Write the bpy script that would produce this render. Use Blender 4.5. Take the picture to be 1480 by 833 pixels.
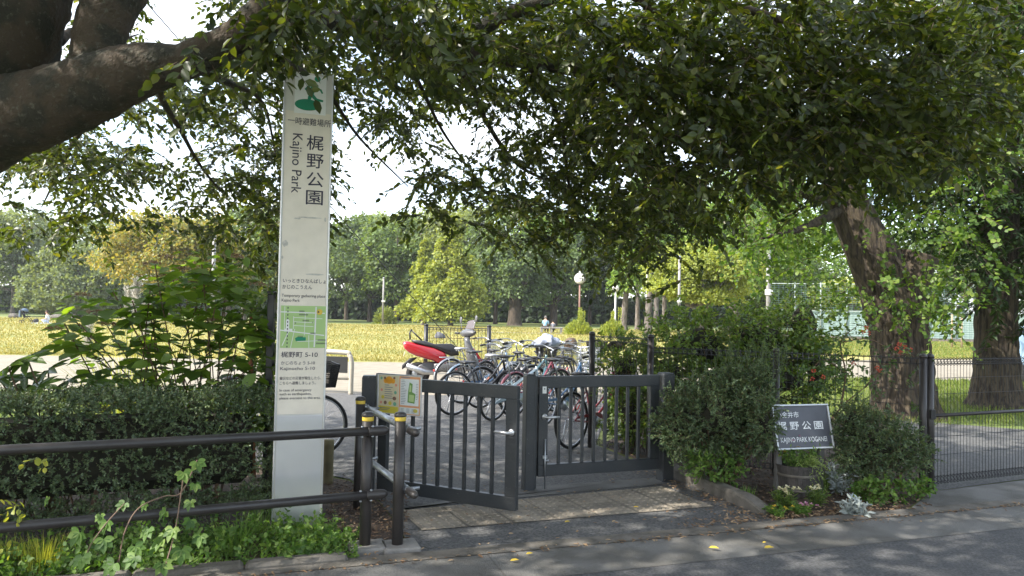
import bpy, math, random
import numpy as np
from mathutils import Vector, Matrix, noise
R = math.radians
PI = math.pi
for o in list(bpy.data.objects): bpy.data.objects.remove(o)
sc = bpy.context.scene
C = sc.collection
random.seed(7)
rng = np.random.default_rng(11)

# ------------------------------------------------------------------ camera
F = 1069.0
PITCH, ROLL, CAMZ = R(1.82), R(1.1), 1.6
CAMM = Matrix.Translation((0, 0, CAMZ)) @ Matrix.Rotation(PI/2 + PITCH, 4, 'X') @ Matrix.Rotation(ROLL, 4, 'Z')
cd = bpy.data.cameras.new('camera'); cam = bpy.data.objects.new('camera', cd); C.objects.link(cam)
cam.matrix_world = CAMM
cd.sensor_width = 36; cd.lens = 36*F/1480; cd.clip_start = .05; cd.clip_end = 2000
sc.camera = cam

# ------------------------------------------------------------------ sky, sun, exposure
SUN_AZ, SUN_EL = R(-112), R(43)
w = bpy.data.worlds.new('World'); sc.world = w; w.use_nodes = True
nt = w.node_tree; bg = nt.nodes['Background']
sky = nt.nodes.new('ShaderNodeTexSky'); sky.sky_type = 'NISHITA'; sky.sun_disc = False
sky.sun_elevation = SUN_EL; sky.sun_rotation = SUN_AZ % (2*PI); sky.dust_density = 2.0; sky.air_density = 1.0; sky.ozone_density = 1.0
tc = nt.nodes.new('ShaderNodeTexCoord'); mp = nt.nodes.new('ShaderNodeMapping'); mp.inputs['Scale'].default_value = (1, 1, 3.2)
nz = nt.nodes.new('ShaderNodeTexNoise'); nz.inputs['Scale'].default_value = 2.4; nz.inputs['Detail'].default_value = 7; nz.inputs['Distortion'].default_value = .5
rp = nt.nodes.new('ShaderNodeValToRGB'); rp.color_ramp.elements[0].position = .38; rp.color_ramp.elements[1].position = .62
rp.color_ramp.elements[0].color = (.18, .18, .18, 1); rp.color_ramp.elements[1].color = (.85, .85, .85, 1)
mx = nt.nodes.new('ShaderNodeMix'); mx.data_type = 'RGBA'; mx.inputs[7].default_value = (3.9, 4.05, 4.2, 1)
L = nt.links.new
L(tc.outputs['Generated'], mp.inputs[0]); L(mp.outputs[0], nz.inputs['Vector']); L(nz.outputs['Fac'], rp.inputs[0])
L(rp.outputs[0], mx.inputs[0]); L(sky.outputs[0], mx.inputs[6]); L(mx.outputs[2], bg.inputs[0])
bg.inputs[1].default_value = .15
sd = bpy.data.lights.new('sun', 'SUN'); sd.energy = 2.5; sd.angle = R(.55); sd.color = (1, .95, .86)
sun = bpy.data.objects.new('sun', sd); C.objects.link(sun)
SDIR = Vector((math.sin(SUN_AZ)*math.cos(SUN_EL), math.cos(SUN_AZ)*math.cos(SUN_EL), math.sin(SUN_EL)))
sun.rotation_euler = SDIR.to_track_quat('Z', 'Y').to_euler(); sun.location = SDIR*60
sc.view_settings.view_transform = 'Standard'; sc.view_settings.look = 'None'; sc.view_settings.gamma = 1
sc.view_settings.exposure = 1.95
sc.cycles.use_denoising = True
sc.cycles.max_bounces = 7; sc.cycles.diffuse_bounces = 4; sc.cycles.glossy_bounces = 2; sc.cycles.transmission_bounces = 4; sc.cycles.transparent_max_bounces = 4
sc.cycles.sample_clamp_indirect = 6

# ------------------------------------------------------------------ pixel helpers (photograph 1480 x 833)
def ray(px, py):
    v = CAMM.to_3x3() @ Vector(((px-740)/F, -(py-416.5)/F, -1)); return v/v.y
def G(px, py, z=0.0):                # the point at height z seen at that pixel
    v = ray(px, py); t = (z-CAMZ)/v.z; return Vector((v.x*t, v.y*t, z))
def D(px, py, d):                    # the point d metres away seen at that pixel
    v = ray(px, py); return Vector((v.x*d, d, CAMZ+v.z*d))

# ------------------------------------------------------------------ objects
def tag(o, label=None, cat=None, group=None, kind=None):
    if label: o['label'] = label
    if cat: o['category'] = cat
    if group: o['group'] = group
    if kind: o['kind'] = kind
    return o
def empty(name, loc=(0, 0, 0), rz=0, label=None, cat=None, group=None):
    o = bpy.data.objects.new(name, None); C.objects.link(o); o.location = loc; o.rotation_euler = (0, 0, rz); o.empty_display_size = .2
    return tag(o, label, cat, group)
def link(name, me, parent=None):
    o = bpy.data.objects.new(name, me); C.objects.link(o)
    if parent: o.parent = parent
    return o
def copy_tree(o, parent=None):
    c = o.copy(); C.objects.link(c)
    if parent: c.parent = parent
    for ch in list(o.children): copy_tree(ch, c)
    return c

class MB:
    def __init__(s, M=None): s.v = []; s.f = []; s.m = []; s.sm = []; s.M = M; s.mi = 0; s.s = True
    def add(s, vs, fs, smooth=None):
        n = len(s.v); s.v += [(s.M @ Vector(v)) if s.M else Vector(v) for v in vs]
        for f in fs: s.f.append([n+i for i in f]); s.m.append(s.mi); s.sm.append(s.s if smooth is None else smooth)
        return s
    def box(s, c, d, rz=0, bev=0, M=None):
        x, y, z = d[0]/2, d[1]/2, d[2]/2
        Mt = Matrix.Translation(c) @ (M if M else Matrix.Rotation(rz, 4, 'Z'))
        if bev <= 0:
            vs = [(-x,-y,-z),(x,-y,-z),(x,y,-z),(-x,y,-z),(-x,-y,z),(x,-y,z),(x,y,z),(-x,y,z)]
            fs = [(0,3,2,1),(4,5,6,7),(0,1,5,4),(1,2,6,5),(2,3,7,6),(3,0,4,7)]
            return s.add([Mt @ Vector(v) for v in vs], fs, False)
        b = min(bev, x*.9, y*.9, z*.9)
        vs = []; idx = {}
        for sx in (-1, 1):
            for sy in (-1, 1):
                for sz in (-1, 1):
                    for k in range(3):
                        p = [sx*(x-b), sy*(y-b), sz*(z-b)]; p[k] = (sx*x, sy*y, sz*z)[k]
                        idx[sx, sy, sz, k] = len(vs); vs.append(p)
        q = idx; fs = []
        for k in range(3):
            a, c2 = [(1, 2), (2, 0), (0, 1)][k]
            for sg in (-1, 1):
                def kk(u, v):
                    t = [0, 0, 0]; t[k] = sg; t[a] = u; t[c2] = v; return q[t[0], t[1], t[2], k]
                f = [kk(-1,-1), kk(1,-1), kk(1,1), kk(-1,1)]; fs.append(f if sg > 0 else f[::-1])
        for k in range(3):
            a, c2 = [(1, 2), (2, 0), (0, 1)][k]
            for u in (-1, 1):
                for v in (-1, 1):
                    def e(w_, kx):
                        t = [0, 0, 0]; t[k] = w_; t[a] = u; t[c2] = v; return q[t[0], t[1], t[2], kx]
                    f = [e(-1, a), e(1, a), e(1, c2), e(-1, c2)]; fs.append(f if u*v > 0 else f[::-1])
        for sx in (-1, 1):
            for sy in (-1, 1):
                for sz in (-1, 1):
                    f = [q[sx,sy,sz,0], q[sx,sy,sz,1], q[sx,sy,sz,2]]; fs.append(f if sx*sy*sz > 0 else f[::-1])
        return s.add([Mt @ Vector(v) for v in vs], fs, False)
    def tube(s, pts, r, seg=10, cap=True, closed=False):
        pts = [Vector(p) for p in pts]; n = len(pts)
        rr = r if isinstance(r, (list, tuple)) else [r]*n
        vs = []; prev = None
        for i, p in enumerate(pts):
            if closed: t = pts[(i+1) % n]-pts[i-1]
            else: t = pts[min(i+1, n-1)]-pts[max(i-1, 0)]
            t.normalize()
            if prev is None:
                a = Vector((0, 0, 1)) if abs(t.z) < .9 else Vector((1, 0, 0)); prev = t.cross(a).normalized()
            prev = (prev-t*prev.dot(t)).normalized(); b = t.cross(prev)
            for j in range(seg):
                an = 2*PI*j/seg; vs.append(p+(prev*math.cos(an)+b*math.sin(an))*rr[i])
        fs = []
        for i in range(n if closed else n-1):
            for j in range(seg):
                a = i*seg+j; b = i*seg+(j+1) % seg; k = ((i+1) % n)*seg
                fs.append((a, b, k+(j+1) % seg, k+j))
        if cap and not closed: fs += [tuple(range(seg))[::-1], tuple((n-1)*seg+j for j in range(seg))]
        return s.add(vs, fs)
    def lathe(s, prof, seg=20, M=None):
        vs = []; fs = []; n = len(prof)
        for r_, z in prof:
            for j in range(seg):
                a = 2*PI*j/seg; vs.append(Vector((r_*math.cos(a), r_*math.sin(a), z)))
        if M: vs = [M @ v for v in vs]
        for i in range(n-1):
            for j in range(seg):
                fs.append((i*seg+j, i*seg+(j+1) % seg, (i+1)*seg+(j+1) % seg, (i+1)*seg+j))
        fs += [tuple(range(seg))[::-1], tuple((n-1)*seg+j for j in range(seg))]
        return s.add(vs, fs)
    def ball(s, c, r, seg=12, rings=7):
        rx, ry, rz = r if isinstance(r, (tuple, list)) else (r, r, r)
        vs = []; fs = []
        for i in range(rings+1):
            th = PI*i/rings
            for j in range(seg):
                a = 2*PI*j/seg; vs.append((c[0]+rx*math.sin(th)*math.cos(a), c[1]+ry*math.sin(th)*math.sin(a), c[2]+rz*math.cos(th)))
        for i in range(rings):
            for j in range(seg): fs.append((i*seg+j, (i+1)*seg+j, (i+1)*seg+(j+1) % seg, i*seg+(j+1) % seg))
        return s.add(vs, fs)
    def prism(s, poly, z0, z1, smooth=False):
        n = len(poly); vs = [(p[0], p[1], z0) for p in poly]+[(p[0], p[1], z1) for p in poly]
        fs = [tuple(range(n))[::-1], tuple(range(n, 2*n))]+[(i, (i+1) % n, n+(i+1) % n, n+i) for i in range(n)]
        return s.add(vs, fs, smooth)
    def build(s, name, mats, parent=None, org=None):
        me = bpy.data.meshes.new(name)
        o3 = Vector(org) if org is not None else Vector((0, 0, 0))
        me.from_pydata([v-o3 for v in s.v], [], s.f)
        if not isinstance(mats, (list, tuple)): mats = [mats]
        for m in mats: me.materials.append(m)
        me.polygons.foreach_set('material_index', s.m); me.polygons.foreach_set('use_smooth', s.sm); me.update()
        o = link(name, me, parent)
        if org is not None and parent is None: o.location = o3
        return o

def bez(p, n=12):            # smooth curve through points (Catmull-Rom)
    p = [Vector(a) for a in p]; q = [p[0]*2-p[1]]+p+[p[-1]*2-p[-2]]; out = []
    for i in range(1, len(q)-2):
        for k in range(n):
            t = k/n; a, b, c, d = q[i-1], q[i], q[i+1], q[i+2]
            out.append(.5*((2*b)+(c-a)*t+(2*a-5*b+4*c-d)*t*t+(3*b-a-3*c+d)*t**3))
    return out+[p[-1]]
def lerpr(r, n): return [float(x) for x in np.interp(np.linspace(0, len(r)-1, n), range(len(r)), r)]

# ------------------------------------------------------------------ materials
def pm(name, col, rough=.6, metal=0, var=0, vscale=4, bump=0, bscale=30, spec=.5, col2=None, stretch=(1, 1, 1), detail=6, ramp=(.35, .65), coat=0):
    m = bpy.data.materials.new(name); m.use_nodes = True; t = m.node_tree; b = t.nodes['Principled BSDF']
    b.inputs['Base Color'].default_value = (*col, 1); b.inputs['Roughness'].default_value = rough; b.inputs['Metallic'].default_value = metal
    b.inputs['Specular IOR Level'].default_value = spec; b.inputs['Coat Weight'].default_value = coat
    tcn = t.nodes.new('ShaderNodeTexCoord'); mpn = t.nodes.new('ShaderNodeMapping'); mpn.inputs['Scale'].default_value = stretch
    t.links.new(tcn.outputs['Object'], mpn.inputs[0])
    c2 = col2 or (tuple(max(0, c*(1-var)) for c in col) if var else None)
    if c2:
        n = t.nodes.new('ShaderNodeTexNoise'); n.inputs['Scale'].default_value = vscale; n.inputs['Detail'].default_value = detail
        r = t.nodes.new('ShaderNodeValToRGB'); r.color_ramp.elements[0].position, r.color_ramp.elements[1].position = ramp
        r.color_ramp.elements[0].color = (*c2, 1); r.color_ramp.elements[1].color = (*col, 1)
        t.links.new(mpn.outputs[0], n.inputs['Vector']); t.links.new(n.outputs['Fac'], r.inputs[0]); t.links.new(r.outputs[0], b.inputs['Base Color'])
    if bump:
        n2 = t.nodes.new('ShaderNodeTexNoise'); n2.inputs['Scale'].default_value = bscale; n2.inputs['Detail'].default_value = 5
        bp = t.nodes.new('ShaderNodeBump'); bp.inputs['Strength'].default_value = bump; bp.inputs['Distance'].default_value = .02
        t.links.new(mpn.outputs[0], n2.inputs['Vector']); t.links.new(n2.outputs['Fac'], bp.inputs['Height']); t.links.new(bp.outputs[0], b.inputs['Normal'])
    return m

def leafm(name, cols, trans=.35, rough=.5, spec=.4, tcol=None, pos=None):
    m = bpy.data.materials.new(name); m.use_nodes = True; t = m.node_tree; b = t.nodes['Principled BSDF']
    g = t.nodes.new('ShaderNodeNewGeometry'); r = t.nodes.new('ShaderNodeValToRGB')
    el = r.color_ramp.elements
    n = len(cols)
    while len(el) < n: el.new(.5)
    for i, c in enumerate(cols): el[i].position = (pos[i] if pos else i/(n-1)); el[i].color = (*c, 1)
    t.links.new(g.outputs['Random Per Island'], r.inputs[0]); t.links.new(r.outputs[0], b.inputs['Base Color'])
    b.inputs['Roughness'].default_value = rough; b.inputs['Specular IOR Level'].default_value = spec
    tr = t.nodes.new('ShaderNodeBsdfTranslucent'); mxn = t.nodes.new('ShaderNodeMix'); mxn.data_type = 'RGBA'; mxn.blend_type = 'MULTIPLY'
    mxn.inputs[0].default_value = 1; mxn.inputs[7].default_value = (*(tcol or (2.2, 2.0, .7)), 1)
    t.links.new(r.outputs[0], mxn.inputs[6]); t.links.new(mxn.outputs[2], tr.inputs[0])
    ms = t.nodes.new('ShaderNodeMixShader'); ms.inputs[0].default_value = trans
    t.links.new(b.outputs[0], ms.inputs[1]); t.links.new(tr.outputs[0], ms.inputs[2])
    t.links.new(ms.outputs[0], t.nodes['Material Output'].inputs[0])
    return m

M = {}
M['dark_paint'] = pm('dark_gate_paint', (.024, .029, .034), .45, 0, .25, 3, .12, 60, col2=(.042, .044, .046))
def worn(m, col, scale=45, lo=.64, hi=.68):      # chips and scuffs in the paint
    t = m.node_tree; b = t.nodes['Principled BSDF']; src = b.inputs['Base Color'].links[0].from_socket
    tcn = t.nodes.new('ShaderNodeTexCoord'); n = t.nodes.new('ShaderNodeTexNoise'); n.inputs['Scale'].default_value = scale; n.inputs['Detail'].default_value = 8; n.inputs['Roughness'].default_value = .7
    r = t.nodes.new('ShaderNodeValToRGB'); r.color_ramp.elements[0].position = lo; r.color_ramp.elements[1].position = hi; x = t.nodes.new('ShaderNodeMix'); x.data_type = 'RGBA'; x.inputs[7].default_value = (*col, 1)
    t.links.new(tcn.outputs['Object'], n.inputs['Vector']); t.links.new(n.outputs['Fac'], r.inputs[0]); t.links.new(r.outputs[0], x.inputs[0]); t.links.new(src, x.inputs[6]); t.links.new(x.outputs[2], b.inputs['Base Color']); return m
worn(M['dark_paint'], (.16, .16, .15))
M['gate_side'] = pm('gate_edge_paint', (.12, .15, .17), .4)
M['brown_paint'] = pm('brown_rail_paint', (.032, .027, .026), .38, 0, 0, 5, .05, 80, col2=(.045, .04, .037))
M['black_paint'] = pm('black_paint', (.012, .012, .014), .4)
M['steel'] = pm('galvanised_steel', (.45, .47, .5), .35, .85, .25, 12)
M['alu'] = pm('brushed_metal', (.68, .68, .69), .38, .75, .1, 3)
M['yellow_band'] = pm('yellow_band', (.72, .50, .06), .5, var=.2)
M['concrete'] = pm('concrete', (.27, .255, .235), .9, 0, .35, 9, .4, 60)
M['concrete_old'] = pm('old_concrete', (.16, .145, .125), .95, 0, .4, 7, .5, 50, col2=(.09, .08, .065))
M['white'] = pm('white_paint', (.75, .75, .72), .5, var=.1)
M['black_rubber'] = pm('black_rubber', (.012, .012, .012), .75)
M['black_plastic'] = pm('black_plastic', (.018, .018, .02), .45)
M['chrome'] = pm('chrome', (.42, .43, .45), .28, .9)
M['text'] = pm('dark_ink', (.03, .025, .05), .6)
M['text_white'] = pm('white_letters', (.8, .82, .84), .6)

# ------------------------------------------------------------------ leaves
def nrm(a): return a/np.maximum(np.linalg.norm(a, axis=-1, keepdims=True), 1e-9)
class Leaves:
    def __init__(s): s.P = []; s.Dd = []; s.N = []; s.Ln = []; s.W = []; s.tw = []
    def add(s, P, Dd, N, Ln, W):
        P = np.asarray(P, float); n = len(P)
        s.P.append(P); s.Dd.append(nrm(np.asarray(Dd, float))); s.N.append(np.asarray(N, float))
        s.Ln.append(np.broadcast_to(Ln, n).astype(float)); s.W.append(np.broadcast_to(W, n).astype(float)); return s
    def cat(s): return [np.concatenate(x) for x in (s.P, s.Dd, s.N, s.Ln, s.W)]
    def sprigs(s, S, Dr, Ls, k, ll, lw, spread=1.0, droop=.25, jit=.45, twig=None, flat=.6):
        S = np.asarray(S, float); Dr = nrm(np.asarray(Dr, float)); m = len(S)
        Ls = np.broadcast_to(Ls, m).astype(float)
        t = np.linspace(.12, 1, k)[None, :]+rng.uniform(-.04, .04, (m, k))
        down = np.array([0, 0, -1.])
        P = S[:, None]+Dr[:, None]*(Ls[:, None]*t)[..., None]+down*(droop*Ls[:, None]*t*t)[..., None]
        ref = nrm(np.array([0, 0, 1.])+rng.normal(0, 1-flat*.7, (m, 3)))
        side = nrm(np.cross(Dr, ref))
        alt = np.where(np.arange(k) % 2 == 0, 1., -1.)[None, :, None]
        ld = Dr[:, None]*.75+side[:, None]*alt*spread+down*droop+rng.normal(0, jit, (m, k, 3))
        nn = np.broadcast_to(ref[:, None], (m, k, 3))+rng.normal(0, jit, (m, k, 3))
        sz = rng.uniform(.7, 1.15, (m, k))
        s.add(P.reshape(-1, 3), ld.reshape(-1, 3), nn.reshape(-1, 3), (ll*sz).ravel(), (lw*sz).ravel())
        if twig: s.tw.append((S, S+Dr*(Ls*.55)[:, None]+down*(droop*.3*Ls)[:, None], S+Dr*Ls[:, None]+down*(droop*Ls)[:, None], twig))
        return s
    def build(s, name, mat, parent=None, org=None, shape='leaf'):
        P, Dd, N, Ln, W = s.cat(); o3 = np.array(org) if org is not None else np.zeros(3)
        P = P-o3
        sd = nrm(np.cross(Dd, N)); N = nrm(np.cross(sd, Dd)); n = len(P)
        l = Ln[:, None]; w_ = W[:, None]/2
        if shape == 'leaf':       # two folded quads
            V = np.stack([P, P+Dd*l*.28+sd*w_*.85+N*l*.06, P+Dd*l*.66+sd*w_*.8+N*l*.03, P+Dd*l-N*l*.10, P+Dd*l*.66-sd*w_*.8+N*l*.03, P+Dd*l*.28-sd*w_*.85+N*l*.06], 1)
            Q = np.array([[0, 1, 2, 3], [0, 3, 4, 5]])
        elif shape == 'blade':    # long arching blade
            h = w_*.5
            a = P+Dd*l*.5; b = P+Dd*l*.95-np.array([0, 0, 1.])*l*.22
            V = np.stack([P-sd*h, P+sd*h, a+sd*h*.9, a-sd*h*.9, b+sd*h*.1, b-sd*h*.1], 1)
            Q = np.array([[0, 1, 2, 3], [3, 2, 4, 5]])
        else:                     # a simple folded diamond
            V = np.stack([P, P+Dd*l*.5+sd*w_+N*l*.05, P+Dd*l, P+Dd*l*.5-sd*w_+N*l*.05], 1)
            Q = np.array([[0, 1, 2, 3]])
        k = V.shape[1]; q = len(Q)
        loops = (Q[None]+(np.arange(n)*k)[:, None, None]).reshape(-1)
        me = bpy.data.meshes.new(name)
        me.vertices.add(n*k); me.vertices.foreach_set('co', V.reshape(-1).astype(np.float32))
        me.loops.add(len(loops)); me.loops.foreach_set('vertex_index', loops.astype(np.int32))
        me.polygons.add(n*q); me.polygons.foreach_set('loop_start', (np.arange(n*q)*4).astype(np.int32))
        me.update(calc_edges=True); me.materials.append(mat)
        o = link(name, me, parent)
        if org is not None and parent is None: o.location = org
        return o
    def twigs(s, name, mat, parent=None, org=None):
        S = np.concatenate([t[0] for t in s.tw]); A = np.concatenate([t[1] for t in s.tw]); B = np.concatenate([t[2] for t in s.tw])
        r = np.concatenate([np.full(len(t[0]), t[3]) for t in s.tw])[:, None]
        return prisms(name, mat, np.stack([S, A, B], 1), np.stack([r, r*.7, r*.3], 1), parent, org)

def prisms(name, mat, P, r, parent=None, org=None, seg=3):   # P (n,k,3) polylines, r (n,k,1) radii -> thin tubes
    P = P-(np.array(org) if org is not None else 0); n, k, _ = P.shape
    d = nrm(P[:, -1]-P[:, 0]); a = np.where(np.abs(d[:, 2:3]) < .9, np.array([[0, 0, 1.]]), np.array([[1., 0, 0]]))
    u = nrm(np.cross(d, a)); v = np.cross(d, u)
    an = 2*PI*np.arange(seg)/seg
    ring = (u[:, None]*np.cos(an)[None, :, None]+v[:, None]*np.sin(an)[None, :, None])
    V = P[:, :, None]+ring[:, None]*r[:, :, None]
    V = V.reshape(-1, 3)
    q = []
    for i in range(k-1):
        for j in range(seg): q.append([i*seg+j, i*seg+(j+1) % seg, (i+1)*seg+(j+1) % seg, (i+1)*seg+j])
    q = np.array(q); loops = (q[None]+(np.arange(n)*k*seg)[:, None, None]).reshape(-1)
    me = bpy.data.meshes.new(name)
    me.vertices.add(len(V)); me.vertices.foreach_set('co', V.reshape(-1).astype(np.float32))
    me.loops.add(len(loops)); me.loops.foreach_set('vertex_index', loops.astype(np.int32))
    me.polygons.add(n*len(q)); me.polygons.foreach_set('loop_start', (np.arange(n*len(q))*4).astype(np.int32))
    me.update(calc_edges=True); me.materials.append(mat)
    o = link(name, me, parent)
    if org is not None and parent is None: o.location = org
    return o

def sph(n):
    a = rng.normal(size=(n, 3)); return nrm(a)

# ------------------------------------------------------------------ lettering
def text_geo(body, bold=0.0):
    c = bpy.data.curves.new('t', 'FONT'); c.body = body; c.size = 1; c.offset = bold; c.resolution_u = 3
    o = bpy.data.objects.new('t', c); C.objects.link(o); dg = bpy.context.evaluated_depsgraph_get()
    me = bpy.data.meshes.new_from_object(o.evaluated_get(dg))
    vs = [v.co.copy() for v in me.vertices]; fs = [tuple(p.vertices) for p in me.polygons]
    bpy.data.objects.remove(o); bpy.data.curves.remove(c); bpy.data.meshes.remove(me)
    return vs, fs
def letter(mb, body, x, z, h, width=None, rot=0, center=False, bold=0.0, y=0):
    """flat lettering in the local XZ plane facing -Y; (x, z) = lower-left of the line (upper-left when turned), h = size"""
    if bold:                          # heavier strokes: struck again a hair to each side
        for k_, (dx_, dz_) in enumerate(((-bold, 0), (bold, 0), (0, bold), (0, -bold))):
            letter(mb, body, x+dx_*h, z+dz_*h, h, width, rot, center, 0, y-.00015*(k_+1))
    vs, fs = text_geo(body)
    if not vs: return
    w0 = max(v.x for v in vs)-min(v.x for v in vs); x0 = min(v.x for v in vs)
    sx = (width/w0) if width else h; sy = h
    out = []
    for v in vs:
        a, b = (v.x-x0)*sx, v.y*sy
        if center: a -= w0*sx/2
        if rot == -90: a, b = b, -a
        out.append((x+a, y, z+b))
    mb.add(out, fs, False)

# ================================================================== SETTING
def sheet(name, pts, z, mat, sub=0):
    mb = MB(); mb.s = False
    mb.add([(p[0], p[1], z) for p in pts], [list(range(len(pts)))])
    o = mb.build(name, mat); tag(o, kind='structure'); return o
M['asphalt'] = pm('asphalt', (.14, .14, .143), .9, 0, 0, 60, .9, 150, col2=(.06, .06, .062), detail=8, ramp=(.3, .72))
M['asphalt_drive'] = pm('driveway_asphalt', (.19, .186, .18), .92, 0, 0, 55, 1.0, 120, col2=(.065, .065, .065), detail=9, ramp=(.32, .7))
M['gutter'] = pm('gutter_concrete', (.165, .16, .15), .9, 0, .3, 2.2, .6, 110, col2=(.10, .095, .085), detail=10, ramp=(.4, .6))
M['path'] = pm('sandy_path', (.27, .235, .18), .95, 0, .2, 3, .3, 80, col2=(.21, .185, .14))
M['soil'] = pm('bed_soil', (.10, .07, .05), .95, 0, 0, 14, 1, 60, col2=(.045, .032, .022))
M['tactile'] = pm('brown_paving', (.31, .265, .205), .9, 0, 0, 3.5, .3, 90, col2=(.17, .148, .118), detail=8)
def grassm(name, c1, c2, c3):
    m = pm(name, c1, .95, 0, 0, 1.2, .8, 12, col2=c2, detail=10, ramp=(.38, .62))
    t = m.node_tree; b = t.nodes['Principled BSDF']; src = b.inputs['Base Color'].links[0].from_socket
    n = t.nodes.new('ShaderNodeTexNoise'); n.inputs['Scale'].default_value = .16; n.inputs['Detail'].default_value = 5
    r = t.nodes.new('ShaderNodeValToRGB'); r.color_ramp.elements[0].position = .45; r.color_ramp.elements[1].position = .62
    x = t.nodes.new('ShaderNodeMix'); x.data_type = 'RGBA'; x.inputs[7].default_value = (*c3, 1)
    tcn = t.nodes.new('ShaderNodeTexCoord'); t.links.new(tcn.outputs['Object'], n.inputs['Vector'])
    t.links.new(n.outputs['Fac'], r.inputs[0]); t.links.new(r.outputs[0], x.inputs[0]); t.links.new(src, x.inputs[6]); t.links.new(x.outputs[2], b.inputs['Base Color'])
    return m
M['grass_green'] = grassm('green_turf', (.13, .17, .04), (.08, .12, .025), (.17, .19, .05))
M['grass_gold'] = grassm('dry_gold_turf', (.28, .25, .07), (.14, .17, .035), (.33, .285, .09))

sheet('ground', [(-700, -300), (700, -300), (700, 900), (-700, 900)], 0, M['grass_green'])
ej = lambda x, y: (x, y+.35*noise.noise(Vector((x*.45, 2, 0)))+.18*noise.noise(Vector((x*1.9, 5, 0))))
sheet('lawn', [ej(-90+k*.5, 22.25) for k in range(189)]+[ej(4.5+k*.5, 22.25+k*.34) for k in range(23)]+[(90, 36), (90, 74), (-90, 82)], .004, M['grass_gold'])
sheet('park_path', [(-60, 13.2), (-8, 13.6), (2, 13.6), (9, 19.5), (16, 20), (60, 23), (60, 33.5), (16, 31.5), (4, 23.2), (-60, 23.2)], .002, M['path'])
sheet('far_path', [(-5, 55.5), (12, 54.5), (40, 50), (40, 51.2), (12, 56), (-5, 57)], .008, M['path'])

E0, E1 = G(598, 805), G(1120, 758); U = (E1-E0).normalized(); NV = Vector((-U.y, U.x, 0))
RA = math.atan2(U.y, U.x)
def RP(s, t): return E0+U*s+NV*t          # s metres along the road edge, t metres into the park
W1 = .16; W2 = .62
sheet('road', [RP(-60, -W2-.004), RP(90, -W2-.004), RP(90, -7), RP(-60, -7)], .012, M['asphalt'])
sheet('pavement', [RP(-60, -7.004), RP(90, -7.004), RP(90, -10), RP(-60, -10)], .02, M['gutter'])
o = MB(); o.s = False
for k in range(-5, 8):                     # gutter slabs with open joints
    a, b = k*2.0+.45, k*2.0+2.446
    o.add([(*RP(a, -W2).xy, .013), (*RP(b, -W2).xy, .013), (*RP(b, -W1-.003).xy, .027), (*RP(a, -W1-.003).xy, .027)], [(0, 1, 2, 3)])
tag(o.build('gutter', M['gutter']), kind='structure')
sheet('kerb_strip', [RP(-9, -W1), RP(16, -W1), RP(16, 0), RP(-9, 0)], .03, M['concrete_old'])
sheet('gutter_bed', [RP(-60, -W2), RP(90, -W2), RP(90, 0), RP(-60, 0)], .008, M['concrete_old'])

# driveway
pd = [G(598, 805), G(577, 762), G(545, 722), G(505, 694), G(440, 682), G(300, 662), Vector((-6, 13.9, 0)), Vector((1.9, 13.9, 0)), Vector((1.05, 9.0, 0)), G(965, 688), G(1115, 752), G(1120, 758)]
sheet('driveway', [(p.x, p.y) for p in pd], .010, M['asphalt_drive'])
gp = [G(1345, 712), G(1480, 694), G(1700, 668), G(1700, 632), G(1480, 622), G(1352, 612), G(1290, 604)]
sheet('side_path', [(p.x, p.y) for p in gp], .010, M['asphalt_drive'])
sp = [G(1345, 713), G(1700, 668), RP(7, .004), RP(4.15, .004)]
sheet('side_apron', [(p.x, p.y) for p in sp], .014, M['gutter'])
# planting beds
M['soil2'] = M['soil']
bl = [RP(-9, .004), RP(-.13, .004), G(577, 764), G(545, 724), G(505, 696), G(440, 684), G(300, 664), Vector((-9, 8, 0))]
sheet('planting_bed', [(p.x, p.y) for p in bl], .006, M['soil'])
br = [RP(1.62+.4, .004), RP(4.1, .004), G(1345, 711), G(1290, 600), Vector((2, 11, 0)), Vector((1.1, 9.0, 0)), G(968, 684), G(1112, 746)]
sheet('planting_bed', [(p.x, p.y) for p in br], .006, M['soil'])
# bed kerb, a raised concrete edge running from the gate post to the street
ka = [G(962, 684), G(1010, 704), G(1060, 726), G(1112, 748)]
mb = MB(); kp = bez(ka, 5); vs = []; fs = []; kq = [(-.065, 0), (-.065, .085), (-.05, .105), (.05, .105), (.065, .085), (.065, 0)]
for i, p in enumerate(kp):
    t = (kp[min(i+1, len(kp)-1)]-kp[max(i-1, 0)]).normalized(); n_ = Vector((-t.y, t.x, 0)); f = 1 if i < len(kp)-3 else (.85, .6, .35)[i-len(kp)+3]
    for (a, b) in kq: vs.append(p+n_*a+Vector((0, 0, b*f+.008)))
for i in range(len(kp)-1):
    for j in range(5): fs.append((i*6+j, i*6+j+1, (i+1)*6+j+1, (i+1)*6+j))
fs += [tuple(range(6)), tuple((len(kp)-1)*6+j for j in range(6))[::-1]]
mb.add(vs, fs, False)
tag(mb.build('kerb', M['concrete_old']), kind='structure')
mb = MB(); a, b = RP(-9, .0), RP(-.42, .0); c = (a+b)/2
n = 14
for i in range(n):
    p = a.lerp(b, (i+.5)/n); mb.box((p.x, p.y, .012), ((b-a).length/n-.01, .12, .10), rz=RA, bev=.02)
tag(mb.build('kerb', M['concrete_old']), kind='structure')

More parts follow.
